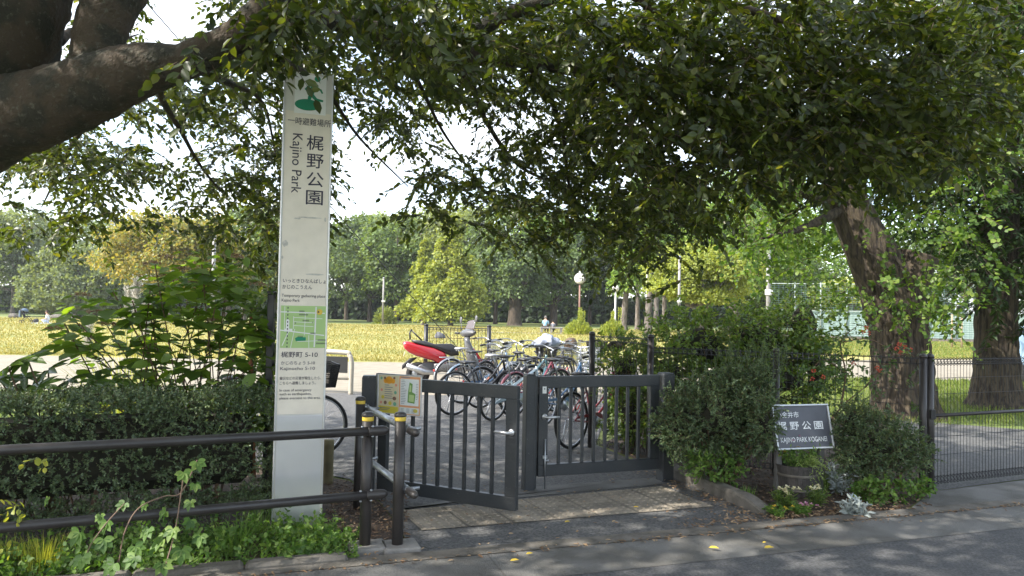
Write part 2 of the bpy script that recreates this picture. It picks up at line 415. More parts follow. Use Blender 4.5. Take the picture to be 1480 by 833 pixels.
# tactile paving: brown blocks with raised studs
q = [G(577, 741), G(609, 770), G(1033, 735), G(957, 705)]
mb = MB(); mb.s = False
u_ = (q[2]-q[1]); nb = 7; v1 = (q[0]-q[1]); v2 = (q[3]-q[2])
def tq(s, t):
    p = q[1].lerp(q[2], s); r_ = q[0].lerp(q[3], s); return p.lerp(r_, t)
for i in range(nb):
    for j in range(2):
        e = .003
        s0, s1, t0, t1 = i/nb+e/2, (i+1)/nb-e/2, j/2+e, (j+1)/2-e
        vs = [tq(s0, t0), tq(s1, t0), tq(s1, t1), tq(s0, t1)]
        mb.add([(v.x, v.y, .017) for v in vs], [(0, 1, 2, 3)])
for i in range(nb*5):
    for j in range(10):
        c = tq((i+.5)/(nb*5), (j+.5)/10)
        vs = [(c.x+.017*math.cos(k*PI/4), c.y+.017*math.sin(k*PI/4), .017) for k in range(8)]+[(c.x+.011*math.cos(k*PI/4), c.y+.011*math.sin(k*PI/4), .024) for k in range(8)]
        mb.add(vs, [(k, (k+1) % 8, 8+(k+1) % 8, 8+k) for k in range(8)]+[tuple(range(8, 16))])
tag(mb.build('tactile_paving', M['tactile']), kind='structure')
# asphalt patch lip between paving and gate
sheet('threshold', [(p.x, p.y) for p in (G(560, 742), G(577, 738), G(957, 702), G(955, 692), G(740, 708))], .014, M['gutter'])

# ================================================================== BACKGROUND TREES
M['bark'] = pm('grey_bark', (.19, .165, .145), .95, 0, 0, 3, .8, 14, col2=(.07, .055, .045), stretch=(3, 3, .6))
M['bark_dark'] = pm('dark_bark', (.10, .075, .055), .95, 0, 0, 3, .8, 14, col2=(.035, .028, .02), stretch=(3, 3, .6))
def lm(name, base, amp=.35, yel=0, **k):
    b = np.array(base); cols = [tuple(b*(1-amp)), tuple(b), tuple(b*(1+amp)+np.array([.03, .02, 0])*yel)]
    return leafm(name, cols, **k)
LM = {
 'mid': lm('mid_green_leaves', (.115, .17, .05), .4),
 'blue': lm('blue_green_leaves', (.11, .16, .06), .4),
 'dark': lm('dark_green_leaves', (.04, .07, .026), .4),
 'olive': lm('olive_leaves', (.18, .22, .065), .4),
 'yellow': leafm('yellow_green_leaves', [(.15, .20, .035), (.24, .28, .05), (.30, .33, .07)]),
 'autumn': leafm('autumn_leaves', [(.12, .16, .04), (.22, .23, .05), (.33, .25, .06), (.17, .20, .05)]),
 'pale': lm('pale_grey_green_leaves', (.15, .19, .095), .4),
 'bright': leafm('bright_green_leaves', [(.07, .14, .025), (.13, .22, .04), (.20, .28, .05)]),
 'conifer': lm('conifer_needles', (.035, .06, .022), .5),
}
def crown(Lf, c, r, n, lsz, shape='round', nb=26, gap=.25):
    """leaf clumps spread over the crown's volume: (c) centre, (r) radii"""
    c = np.array(c); r = np.array(r, float)
    d = sph(nb); 
    if shape == 'cone':
        t = rng.uniform(0, 1, nb)**1.3; a = rng.uniform(0, 2*PI, nb); rad = (1-t)**.75*rng.uniform(.55, 1, nb)
        bc = np.stack([rad*np.cos(a), rad*np.sin(a), t*2-1], 1); br = .30*(1.15-t)+.05
    elif shape == 'cap':
        per0 = n; s = sph(n); s[:, 2] = np.abs(s[:, 2])*rng.choice([1, 1, 1, -.15], n)
        lump_ = np.array([.16*noise.noise(Vector(v)*3.1)+.08*noise.noise(Vector(v)*8) for v in s])[:, None]
        P = c+np.array([0, 0, -.9*r[2]])+s*r*np.array([1, 1, 1.9])*(.93+lump_+rng.uniform(-.10, .03, (n, 1)))
        Lf.add(P, s*.5+rng.normal(0, .6, (n, 3)), s+rng.normal(0, .5, (n, 3)), rng.uniform(.7, 1.3, n)*lsz, rng.uniform(.6, .9, n)*lsz)
        return c+s[:12]*r*.6
    elif shape == 'dome':
        d[:, 2] = np.abs(d[:, 2]); bc = d*rng.uniform(.55, .9, (nb, 1)); bc[:, 2] = bc[:, 2]*1.5-.75; br = np.full(nb, .33)
    else:
        bc = d*(rng.uniform(.25, 1, (nb, 1))**.5)*.82; br = rng.uniform(.26, .44, nb)
    per = max(8, int(n/nb))
    for i in range(nb):
        s = sph(per); s[:, 2] = np.where(s[:, 2] < -.35, -s[:, 2], s[:, 2])
        rad = rng.uniform(.45, 1.08, (per, 1))
        P = c+(bc[i]+s*rad*br[i]*np.array([1, 1, .8]))*r
        dr = s*.5+rng.normal(0, .6, (per, 3))+np.array([0, 0, -.35])
        nn = s+rng.normal(0, .55, (per, 3))+np.array([0, 0, .5])
        Lf.add(P, dr, nn, rng.uniform(.7, 1.3, per)*lsz, rng.uniform(.6, .95, per)*lsz)
    return c+bc*r

def trunk_tube(mb, pts, radii, seg=10, n=6, rough=.06, f=2.0):
    p = bez(pts, n); r = lerpr(radii, len(p)); st = len(mb.v)
    mb.tube(p, r, seg)
    if rough:
        for i in range(st, len(mb.v)):
            v = mb.v[i]; k = noise.noise(v*f); j = min((i-st)//seg, len(p)-1)
            mb.v[i] = p[j]+(v-p[j])*(1+rough*3*k)
def tree(px, base, d, hw, top, bot, kind, label, shape='round', n=4200, lsz=None, trunk=.28, group=None, name='tree', lean=0, nb=26, cat='tree', bark='bark'):
    """a tree standing d metres off: its crown spans px-hw..px+hw and top..bot in the photograph"""
    b = D(px, base, d); b.z = 0
    T = D(px, top, d).z; B = max(D(px, bot, d).z, .3); W = hw/F*d*1.2
    root = empty(name, b, 0, label, cat, group)
    Lf = Leaves(); c = Vector((b.x+lean, b.y, (T+B)/2))
    ls = (lsz*1.5 if lsz else max(.26, d*.0048)); n = int(n*2.2); nb = int(nb*1.3)
    bc = crown(Lf, c, (W, W*.8, (T-B)/2), n, ls, shape, nb)
    mb = MB()
    trunk_tube(mb, [b-Vector((0, 0, .1)), b+Vector((0, 0, B*.5)), Vector((b.x+lean*.5, b.y, B+(T-B)*.3)), Vector((c.x, c.y, B+(T-B)*.8))], [trunk*1.35, trunk, trunk*.7, trunk*.15])
    for k in bc[:9]:
        s = Vector((b.x+lean*.4, b.y, B+(T-B)*.12)); e = Vector(k)
        if e.z > s.z: trunk_tube(mb, [s, s.lerp(e, .5)+Vector((0, 0, -.1*W)), e], [trunk*.4, trunk*.25, trunk*.08], 6, 4, 0)
    mb.build('trunk', M[bark], root, b)
    Lf.build('crown', LM[kind], root, b, 'diamond')
    return root

GT = 'trees along the far side of the lawn'
# (px, base y, distance, half width, top, crown bottom, leaf, label)
tree(18, 452, 104, 70, 296, 438, 'pale', 'tall pale grey-green tree left of the dome-shaped tree', group=GT, n=5200, nb=40)
tree(130, 452, 118, 62, 312, 440, 'blue', 'airy dark tree rising behind the dome-shaped tree', group=GT, n=2600, nb=30)
tree(-60, 452, 96, 70, 280, 440, 'olive', 'olive tree at the far edge of the lawn, partly out of view', group=GT)
tree(55, 455, 84, 20, 400, 440, 'mid', 'thick bare trunk and low leaves under the dome-shaped crown', shape='round', n=200, group=GT) if 0 else None
r_ = tree(112, 455, 84, 70, 356, 446, 'pale', 'broad dome-shaped tree with a clipped rounded crown on a short trunk', shape='cap', n=9500, lsz=.26, trunk=.6, group=GT, nb=60)
tree(248, 462, 66, 92, 302, 440, 'autumn', 'yellow-orange turning tree behind the hydrangea', group=GT, n=13000, nb=60, lsz=.2)
tree(352, 460, 82, 74, 292, 452, 'mid', 'green tree with orange tints just beside the white sign pillar', group=GT, n=5000)
tree(330, 462, 70, 40, 342, 455, 'blue', 'small blue-green tree behind the hydrangea and the lamp post', group=GT, n=3000)
tree(398, 460, 88, 46, 286, 452, 'autumn', 'tree with reddish-yellow upper crown peeping past the sign pillar', group=GT, n=3000)
tree(500, 463, 100, 52, 300, 447, 'blue', 'blue-green tree directly right of the sign pillar', group=GT, n=4500, bark='bark_dark')
tree(534, 464, 92, 48, 318, 446, 'blue', 'dark round tree behind the thin grey lawn pole', group=GT, n=4500, bark='bark_dark')
tree(572, 465, 88, 44, 305, 447, 'mid', 'tree with slim dark trunk beside the low green bush', group=GT, n=4500, bark='bark_dark')
tree(548, 463, 118, 60, 296, 440, 'olive', 'taller light green crown behind the dark round trees', group=GT, n=3600)
tree(618, 462, 112, 58, 290, 440, 'olive', 'tall yellow-tinged crown rising behind the yellow cone tree', group=GT, n=4200)
tree(676, 462, 108, 60, 292, 440, 'olive', 'tall crown behind and right of the yellow cone tree', group=GT, n=4200)
tree(612, 466, 78, 27, 352, 457, 'yellow', 'smaller leaning lobe of bright yellow-green foliage, the left cone tree', shape='cone', group=GT, n=5500, lsz=.22, lean=0, nb=44)
tree(651, 466, 76, 40, 318, 459, 'yellow', 'tall cone-shaped tree with bright yellow-green foliage', shape='cone', group=GT, n=11000, lsz=.22, nb=70)
tree(716, 467, 92, 50, 306, 452, 'mid', 'grey-green tree between the yellow cone tree and the clock post', group=GT, n=4600, bark='bark_dark')
tree(744, 468, 84, 44, 338, 455, 'blue', 'multi-stemmed grey-green tree behind the covered bicycle', group=GT, n=4200, trunk=.8, bark='bark_dark')
tree(800, 468, 88, 50, 330, 455, 'mid', 'dark tree straight behind the person on the bench', group=GT, n=4600, trunk=.5, bark='bark_dark')
tree(772, 467, 106, 60, 288, 440, 'bright', 'lighter green crown above the person on the bench', group=GT, n=3600)
tree(852, 468, 98, 52, 320, 456, 'dark', 'dark tree behind the clock post', group=GT, n=4600, bark='bark_dark')
tree(890, 468, 112, 60, 284, 440, 'mid', 'tall dark crown behind the globe lamp', group=GT, n=4000)
tree(960, 470, 96, 58, 300, 458, 'mid', 'tree behind the straight pale trunks', group=GT, n=4400, bark='bark_dark')
# slender straight-trunked conifers
GS = 'slender conifers with bare straight trunks'
tree(902, 476, 66, 30, 255, 420, 'bright', 'slender conifer with grey leaning trunk right of the globe lamp', shape='cone', n=3000, trunk=.27, group=GS, lean=1.0)
tree(937, 480, 60, 34, 240, 405, 'bright', 'slender conifer with the palest, slightly leaning straight trunk', shape='cone', n=3000, trunk=.26, group=GS, lean=.8)
tree(921, 478, 74, 30, 262, 425, 'mid', 'thin dark-trunked conifer between two paler trunks', shape='cone', n=2400, trunk=.22, group=GS)
tree(960, 476, 70, 30, 262, 420, 'mid', 'slender conifer half behind the bright green tree', shape='cone', n=2400, trunk=.22, group=GS)
GN = 'sunlit trees right of the lawn'
tree(1012, 482, 46, 66, 346, 462, 'yellow', 'low spreading tree with glowing yellow-green leaves behind the hedge shrubs', group=GN, n=15000, lsz=.12, nb=44, trunk=.36)
tree(1060, 482, 60, 104, 232, 455, 'bright', 'large fresh green tree behind the steel pole', group=GN, n=19000, lsz=.15, nb=56, trunk=.5)
tree(1110, 478, 66, 60, 330, 470, 'mid', 'dark-trunked tree between the steel pole and the sports fence', group=GN, n=4000, trunk=.6)
tree(1180, 470, 86, 90, 300, 462, 'bright', 'green tree behind the tall sports fence', group=GN, n=5200)
tree(1236, 470, 78, 62, 402, 448, 'yellow', 'row of low lime-green foliage behind the sports fence', group=GN, n=3000, nb=26)
tree(1330, 470, 100, 80, 330, 470, 'mid', 'green tree beyond the sports court', group=GN, n=4200)
tree(1450, 472, 96, 90, 300, 470, 'pale', 'pale tree beyond the courts at the edge of view', group=GN, n=4200)
tree(948, 476, 90, 70, 245, 400, 'yellow', 'tall crown glowing yellow above the slender conifers', group=GN, n=4000)

# long dark clipped hedge behind the trees
Lf = Leaves()
n = 26000
P = np.stack([rng.uniform(-95, 62, n), rng.uniform(104, 108, n), rng.uniform(0, 4.2, n)**.9], 1); P[:, 1] += P[:, 0]*-.04
Lf.add(P, rng.normal(0, 1, (n, 3)), rng.normal(0, .6, (n, 3))+np.array([0, -1, .5]), .9, .6)
hd = empty('hedge', (0, 106, 0), 0, 'long dark evergreen hedge closing off the far side of the lawn', 'hedge')
Lf.build('foliage', LM['dark'], hd, (0, 106, 0), 'diamond')
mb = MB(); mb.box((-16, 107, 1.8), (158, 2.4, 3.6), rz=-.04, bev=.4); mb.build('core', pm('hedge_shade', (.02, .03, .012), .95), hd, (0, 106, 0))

# grass: individual blades over the field, longer tufts close by
Lg = Leaves(); n = 90000
yy = 22.5+(rng.uniform(0, 1, n)**1.7)*50; xx = rng.uniform(-1, 1, n)*yy*.76
ok = (xx < 4) | (yy > 30+np.maximum(0, xx-16)*.08); xx = xx[ok]; yy = yy[ok]; n = len(xx)
Lg.add(np.stack([xx, yy, np.zeros(n)], 1), rng.normal(0, .35, (n, 3))+np.array([0, 0, 1.]), rng.normal(0, 1, (n, 3)), rng.uniform(.05, .13, n)*(yy/30)**.5, .012*yy/12)
GG = leafm('dry_grass_blades', [(.14, .16, .035), (.29, .25, .065), (.37, .315, .11)], trans=.4, tcol=(1.3, 1.2, .7))
tag(Lg.build('grass', GG, None, (0, 22, 0), 'diamond'), kind='stuff')
Lg = Leaves(); n = 42000
xx = rng.uniform(2.5, 16, n); yy = rng.uniform(11.2, 20.5, n); ok = (yy < 19.3) & (xx > 1.9+(yy-11)*.5) | (yy < 13.2); xx = xx[ok]; yy = yy[ok]; n = len(xx)
x2 = rng.uniform(-12, -6.3, 9000); y2 = rng.uniform(8.2, 12.6, 9000); xx = np.r_[xx, x2]; yy = np.r_[yy, y2]
x3 = rng.uniform(14, 32, 30000); y3 = rng.uniform(30.5, 52, 30000); xx = np.r_[xx, x3]; yy = np.r_[yy, y3]; n = len(xx)
Lg.add(np.stack([xx, yy, np.zeros(n)], 1), rng.normal(0, .4, (n, 3))+np.array([0, 0, 1.]), rng.normal(0, 1, (n, 3)), rng.uniform(.06, .16, n), .008*(yy/9))
GG2 = leafm('green_grass_blades', [(.09, .14, .03), (.15, .20, .04), (.24, .25, .07)], trans=.4, tcol=(1.5, 1.6, .7))
tag(Lg.build('grass', GG2, None, (5, 14, 0), 'diamond'), kind='stuff')

# ================================================================== THE BIG TREE OVER THE GATE
M['bark_fg'] = pm('mottled_brown_bark', (.075, .056, .039), .95, 0, 0, 5, 1, 40, col2=(.04, .038, .028), detail=14, ramp=(.42, .54))
worn(M['bark_fg'], (.115, .11, .085), 26, .56, .66); M['twig'] = pm('twig_bark', (.085, .06, .045), .9)
big = empty('broadleaf_tree', (-4.1, 5.6, 0), 0, 'huge broadleaf tree with thick mottled limb and dark leaves arching over the gate', 'tree')
BO = Vector((-4.1, 5.6, 0))
def limb(mb, pts, radii, seg=20, n=14, amp=.05, f=3.2):
    p = bez(pts, n); r = lerpr(radii, len(p)); st = len(mb.v); mb.tube(p, r, seg)
    for i in range(st, len(mb.v)):
        j = min((i-st)//seg, len(p)-1); v = mb.v[i]; d = v-p[j]
        k = noise.noise(v*f)*.5+noise.noise(v*f*3.1)*.3+noise.noise(v*f*8)*.32+noise.noise(Vector((v.x*1.1, v.y*1.1, v.z*1.1)))*.8
        mb.v[i] = p[j]+d*(1+amp*3*k)
mb = MB()
limb(mb, [(-4.95, 5.6, -.2), (-4.75, 5.5, .9), D(-150, 290, 5.35), D(-55, 130, 5.2), D(8, 15, 5.1), D(20, -110, 5.2), D(40, -420, 5.6), (-3.6, 4.6, 8.2)], [.72, .55, .48, .44, .39, .36, .28, .08], 56)
limb(mb, [D(-110, 250, 5.3), D(-30, 185, 5.15), D(40, 160, 5.05), D(120, 132, 5.0), D(200, 100, 4.95), D(262, 90, 4.95), D(320, 66, 5.0), D(352, 50, 5.05), D(430, 22, 5.2), D(520, 40, 5.6), D(640, 72, 6.0), D(760, 88, 6.4), D(880, 114, 6.7), D(985, 158, 6.9), D(1060, 175, 7.1)],
     [.34, .305, .265, .235, .185, .125, .115, .13, .085, .075, .085, .07, .055, .035, .015], 48)
limb(mb, [D(115, 140, 5.05), D(135, 90, 5.05), D(150, 30, 5.1), D(195, -60, 5.3), D(260, -220, 5.6), (-1.2, 5.2, 6.6)], [.17, .16, .17, .2, .13, .03], 36)
limb(mb, [D(350, 52, 5.05), D(420, -20, 5.1), D(560, -130, 5.3), (.6, 5.2, 5.6), (2.2, 4.6, 6.1)], [.14, .12, .1, .07, .03], 14)
limb(mb, [D(640, 72, 6.0), D(760, 10, 5.9), D(900, -20, 5.8), D(1100, 20, 5.9), D(1290, 90, 6.1)], [.07, .06, .05, .035, .012], 10)
BR = [[(520, 40, 5.6), (560, 60, 6.2), (600, 110, 7), (640, 190, 7.6), (690, 260, 8)],
      [(760, 88, 6.4), (790, 130, 6.8), (815, 200, 7.2), (822, 265, 7.4), (850, 320, 7.6)],
      [(640, 72, 6.0), (680, 120, 6.8), (700, 170, 7.4), (740, 230, 8), (790, 260, 8.2), (900, 290, 8.4), (990, 310, 8.5)],
      [(262, 90, 4.95), (230, 130, 5.8), (262, 190, 6.8), (290, 240, 7.4), (330, 290, 7.8)],
      [(200, 100, 4.95), (160, 150, 5.8), (110, 200, 7), (80, 260, 7.8), (60, 300, 8.3)],
      [(352, 50, 5.05), (400, 80, 6), (470, 130, 7), (520, 200, 7.7), (590, 270, 8.3)],
      [(880, 114, 6.7), (940, 180, 7), (960, 240, 7.4), (990, 300, 7.8)],
      [(120, 132, 5), (95, 150, 5.9), (85, 195, 7), (92, 240, 7.8)],
      [(900, -20, 5.8), (1000, 60, 5.9), (1080, 140, 6.1), (1150, 200, 6.2)],
      [(1100, 20, 5.9), (1180, 110, 6.1), (1260, 190, 6.3), (1330, 230, 6.4)],
      [(262, 90, 4.95), (330, 120, 5.8), (380, 150, 6.8), (400, 230, 7.6)],
      [(85, 60, 5.6), (110, 45, 5.9), (160, 60, 6.4), (200, 50, 7)]]
for b in BR:
    limb(mb, [D(*p) for p in b], [.045, .03, .022, .015, .006], 7, 6, .03)
mb.build('trunk', M['bark_fg'], big, BO)

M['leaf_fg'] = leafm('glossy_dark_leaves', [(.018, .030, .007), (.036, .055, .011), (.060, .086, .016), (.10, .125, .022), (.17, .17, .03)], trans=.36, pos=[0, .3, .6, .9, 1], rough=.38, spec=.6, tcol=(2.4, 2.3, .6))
GRID = [  # density of the foliage, one digit per 40 px cell
 "0023311123589999999999999999999999962",
 "0000211144689999999999999999999999973",
 "0022214356783567999999999999999999985",
 "0002345666677445678888999999999999985",
 "3345554455673567655888889999999998862",
 "6666652466672777742888888899999987531",
 "6666663356671367773888888754443210000",
 "5665431455660123556888886720000000000",
 "1333120355300000023777666500000000000",
 "0000000142000000000112221000000000000"]
HOLES = [(520, 258, 44, 54), (250, 22, 48, 26), (258, 210, 30, 26), (655, 196, 30, 22), (512, 74, 32, 12), (215, 300, 34, 16), (150, 196, 14, 12), (690, 236, 14, 10), (495, 190, 16, 22), (60, 300, 20, 9), (340, 300, 10, 8)]
S = []; Dr = []; Z = []
for r_i, row in enumerate(GRID):
    for c_i, ch in enumerate(row):
        k = int(ch)
        if not k: continue
        x0, y0 = c_i*40, r_i*40
        right = x0 >= 880 and r_i <= 6
        cl = [(x0+rng.uniform(0, 40), y0+rng.uniform(-10, 26)) for _ in range(2 if k > 6 else 1)]
        nn = int(round(k*(2.6 if right else 3.6 if x0 < 640 else 3.3))+ (rng.random() < .5))
        for _ in range(nn):
            cx_, cy_ = cl[rng.integers(len(cl))]; px, py = cx_+rng.normal(0, 13), cy_+rng.normal(0, 9)
            if right: d = rng.uniform(5.0, 7.6)
            elif r_i >= 3: d = rng.uniform(6.4, 9.8)
            else: d = rng.uniform(4.9, 9.6)
            if any(((px-a)/(c+15))**2+((py+12-b)/(e+13))**2 < 1 for a, b, c, e in HOLES): continue
            if px < 350 and r_i <= 5 and d < 6.6: d = rng.uniform(6.6, 9)
            if 385 < px < 510 and d < 6.6: d = rng.uniform(6.6, 9)
            p = D(px, py, d); S.append(p)
            a = rng.uniform(0, 2*PI)
            Dr.append((math.cos(a)+.25, math.sin(a)*.8-.15, -.15+rng.normal(0, .35)))
S = np.array(S); Dr = np.array(Dr)
Lf = Leaves()
Lf.sprigs(S, Dr, rng.uniform(.22, .45, len(S)), 15, .074, .042, .75, .4, .26, twig=.004, flat=.7)
# sprays of large leaves hanging close over the pillar top and beside the limb
S = []; Dr = []
for (x0, x1, y0, y1, d0, d1, n) in [(395, 430, 0, 34, 4.6, 4.95, 8), (438, 490, -20, 22, 4.6, 4.95, 12), (345, 430, -20, 80, 4.5, 4.9, 34), (470, 620, -20, 60, 4.6, 5.2, 34), (200, 330, 50, 110, 4.4, 4.6, 5),
                                    (290, 340, 120, 150, 4.5, 4.8, 3), (900, 1200, 40, 200, 5.0, 5.6, 50), (1150, 1420, 60, 240, 5.2, 6.0, 55)]:
    for _ in range(n):
        S.append(D(rng.uniform(x0, x1), rng.uniform(y0, y1), rng.uniform(d0, d1))); a = rng.uniform(0, 2*PI)
        Dr.append((math.cos(a), math.sin(a)*.6, -.45))
Lf.sprigs(np.array(S), np.array(Dr), rng.uniform(.18, .34, len(S)), 10, .09, .052, .9, .5, .35, twig=.0035, flat=.6)
# a dark spray drooping at the tip of the long branch
S = np.array([D(rng.uniform(870, 1010), rng.uniform(262, 345)-abs(0), rng.uniform(7.2, 8.4)) for _ in range(60)])
Lf.sprigs(S, rng.normal(0, 1, (60, 3))*np.array([1, .6, .2])+np.array([.5, 0, -.3]), .35, 13, .08, .034, .9, .35, .3, twig=.004)
# the rest of the crown, above and behind the camera's view: it shades the gate
S = []
while len(S) < 1750:
    x, y, z = rng.uniform(-12, 7.5), rng.uniform(-6, 9.5), rng.uniform(3.4, 9.5)
    if ((x+2.5)/10)**2+((y-2.2)/8.2)**2+((z-3.6)/6.2)**2 > 1: continue
    if y > .2 and z < 2.05+.47*y and abs(x) < y*.76+.4: continue
    if noise.noise(Vector((x, y, z))*.55) < -.3: continue
    kx, ky = x-SDIR.x/SDIR.z*(z-.6), y-SDIR.y/SDIR.z*(z-.6)       # gap carved in the unseen crown so sun reaches the plants behind the hedge
    if -4.6 < kx < -1.9 and 6.9 < ky < 11: continue
    S.append((x, y, z))
S = list(S); k_ = 0
while k_ < 520:                      # extra unseen sprigs, added to block the sun from the street
    gx, gy, z = rng.uniform(-2, 8), rng.uniform(2.5, 6.8), rng.uniform(4.2, 8.5)
    x, y = gx+SDIR.x/SDIR.z*z, gy+SDIR.y/SDIR.z*z
    if y > .2 and z < 2.05+.47*y and abs(x) < y*.76+.4: continue
    S.append((x, y, z)); k_ += 1
S = np.array(S); a = sph(len(S)); a[:, 2] = a[:, 2]*.4-.1
Lf.sprigs(S, a, .75, 16, .17, .085, 1.0, .25, .45, twig=.007)
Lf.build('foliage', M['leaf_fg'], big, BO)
Lf.twigs('twigs', M['twig'], big, BO)

# ================================================================== GINKGO AND CONIFER BEHIND THE FENCE
M['bark_gk'] = pm('furrowed_bark', (.085, .065, .043), .95, 0, 0, 3.2, 1, 10, col2=(.035, .026, .02), stretch=(7, 7, 1.1), detail=10, ramp=(.42, .55))
def furrow(mb, pts, radii, seg=110, n=24, amp=.075):
    p = bez(pts, n); r = lerpr(radii, len(p)); st = len(mb.v); mb.tube(p, r, seg)
    for i in range(st, len(mb.v)):
        j = min((i-st)//seg, len(p)-1); v = mb.v[i]; d = v-p[j]; u = d.normalized(); z = v.z
        a = noise.noise(Vector((u.x*8, u.y*8, z*1.6)))*.5+abs(noise.noise(Vector((u.x*19+3, u.y*19, z*3.2))))*1.3+noise.noise(Vector((u.x*1.5, u.y*1.5, z*.4)))*1.2-.35
        mb.v[i] = p[j]+d*(1+amp*a*1.4)
gb = D(1308, 604, 12.2); gb.z = 0
gk = empty('ginkgo_tree', gb, 0, 'furrowed ginkgo trunk with leaning limb and sawn stub behind the mesh fence', 'tree')
mb = MB()
furrow(mb, [gb+Vector((.02, 0, -.1)), gb+Vector((0, 0, .15)), D(1306, 545, 12.2), D(1302, 490, 12.2), D(1294, 440, 12.2), D(1268, 385, 12.2), D(1238, 325, 12.2), D(1212, 262, 12.2), D(1196, 200, 12.3), D(1185, 60, 12.6), D(1200, -160, 13)],
       [.66, .52, .46, .45, .48, .41, .33, .27, .24, .18, .06])
mb.build('trunk', M['bark_gk'], gk, gb)
mb = MB(); furrow(mb, [D(1298, 460, 12.15), D(1312, 420, 12.1), D(1322, 385, 12.1), D(1327, 370, 12.1)], [.34, .31, .30, .31], 48, 8)
mb.build('sawn_stub', M['bark_gk'], gk, gb)
mb = MB()
limb(mb, [D(1215, 262, 12.2), D(1195, 285, 12), D(1160, 275, 11.6), D(1120, 258, 11.4), D(1060, 235, 11)], [.12, .12, .11, .08, .04], 12, 6)
for b in [[(1200, 200, 12.3), (1120, 120, 12), (1040, 60, 12)], [(1225, 300, 12.2), (1160, 330, 11.6), (1100, 345, 11)]]:
    limb(mb, [D(*p) for p in b], [.09, .06, .02], 8, 6)
mb.build('branch', M['bark_gk'], gk, gb)
M['leaf_gk'] = leafm('ginkgo_leaves', [(.05, .10, .02), (.085, .15, .03), (.13, .20, .04), (.19, .25, .05)], trans=.4, rough=.5, tcol=(2.0, 2.1, .6))
def grid(rows, x0, y0, d0, d1, dens, cell=40):
    S = []
    for i, row in enumerate(rows):
        for j, ch in enumerate(row):
            for _ in range(int(int(ch)*dens+rng.random())):
                px, py = x0+(j+rng.uniform(-.1, 1.1))*cell, y0+(i+rng.uniform(-.3, .8))*cell
                if x0 == 1000 and 1165 < px < 1350 and py > 225: S.append(D(px, py, rng.uniform(12.9, 14.2)))
                else: S.append(D(px, py, rng.uniform(d0, d1)))
    return np.array(S)
S = grid(["004566666421", "005666676421", "005666675311", "036776555310", "047773134310", "014320000320", "000012346400", "000000024200"], 1000, 160, 10.3, 13.4, 4.0)
Lf = Leaves()
a = sph(len(S)); a[:, 2] -= .3
Lf.sprigs(S, a, rng.uniform(.3, .6, len(S)), 14, .078, .08, .9, .3, .5, twig=.006)
S = np.array([D(rng.uniform(1215, 1375), rng.uniform(395, 452), rng.uniform(10.9, 11.6)) for _ in range(46)]+[D(rng.uniform(1250, 1345), rng.uniform(300, 400), rng.uniform(11.2, 11.7)) for _ in range(22)]
             +[D(rng.uniform(1285, 1305), rng.uniform(430, 470), 11.3) for _ in range(5)])
a = sph(len(S)); a[:, 2] -= .35
Lf.sprigs(S, a, rng.uniform(.25, .5, len(S)), 12, .07, .075, .9, .4, .5, twig=.006)
S = np.array([(x, y, z) for x, y, z in zip(rng.uniform(3, 13, 260), rng.uniform(11, 17, 260), rng.uniform(8, 12, 260))])
Lf.sprigs(S, sph(260), .8, 14, .2, .2, .9, .3, .5, twig=.01)
Lf.build('foliage', M['leaf_gk'], gk, gb); Lf.twigs('twigs', M['twig'], gk, gb)

cb = D(1440, 590, 13.6); cb.z = 0
cf = empty('conifer_tree', cb, 0, 'straight thick-trunked tree with dark drooping feathery sprays, beside the ginkgo', 'tree')
mb = MB()
furrow(mb, [cb+Vector((0, 0, -.1)), cb+Vector((0, 0, .18)), D(1441, 545, 13.6), D(1441, 480, 13.6), D(1442, 420, 13.6), D(1446, 200, 13.6), D(1452, -150, 13.7)], [.60, .45, .38, .345, .33, .28, .1], 96, 20, .06)
mb.build('trunk', M['bark_gk'], cf, cb)
M['leaf_cf'] = leafm('feathery_needles', [(.018, .038, .010), (.03, .06, .014), (.055, .10, .022)], trans=.2, rough=.6)
S = grid(["1235689999", "1236789999", "1346789999", "1456788999", "0356899999", "0468999999", "0368999999", "0256899999", "0023789999", "0001579999", "0000257999", "0000013588"], 1240, 0, 12.2, 16.5, 3.0)
Lf = Leaves(); a = sph(len(S)); a[:, 2] = a[:, 2]*.3-.25
Lf.sprigs(S, a, rng.uniform(.5, .9, len(S)), 24, .15, .055, 1.1, .35, .25, twig=.008, flat=.9)
S = np.stack([rng.uniform(8, 14, 250), rng.uniform(11.5, 17, 250), rng.uniform(7.6, 12, 250)], 1)
Lf.sprigs(S, sph(250), .9, 16, .3, .09, .9, .3, .4, twig=.01)
mb = MB()
for k in range(16):
    py = 20+k*26; e = D(1446+rng.choice([-1, 1])*rng.uniform(60, 120), py+rng.uniform(0, 50), rng.uniform(12.6, 15)); s = D(1444, py, 13.6)
    limb(mb, [s, s.lerp(e, .5)+Vector((0, 0, .15)), e], [.05, .035, .01], 6, 4, 0)
mb.build('branch', M['bark_gk'], cf, cb)
Lf.build('foliage', M['leaf_cf'], cf, cb); Lf.twigs('twigs', M['twig'], cf, cb)

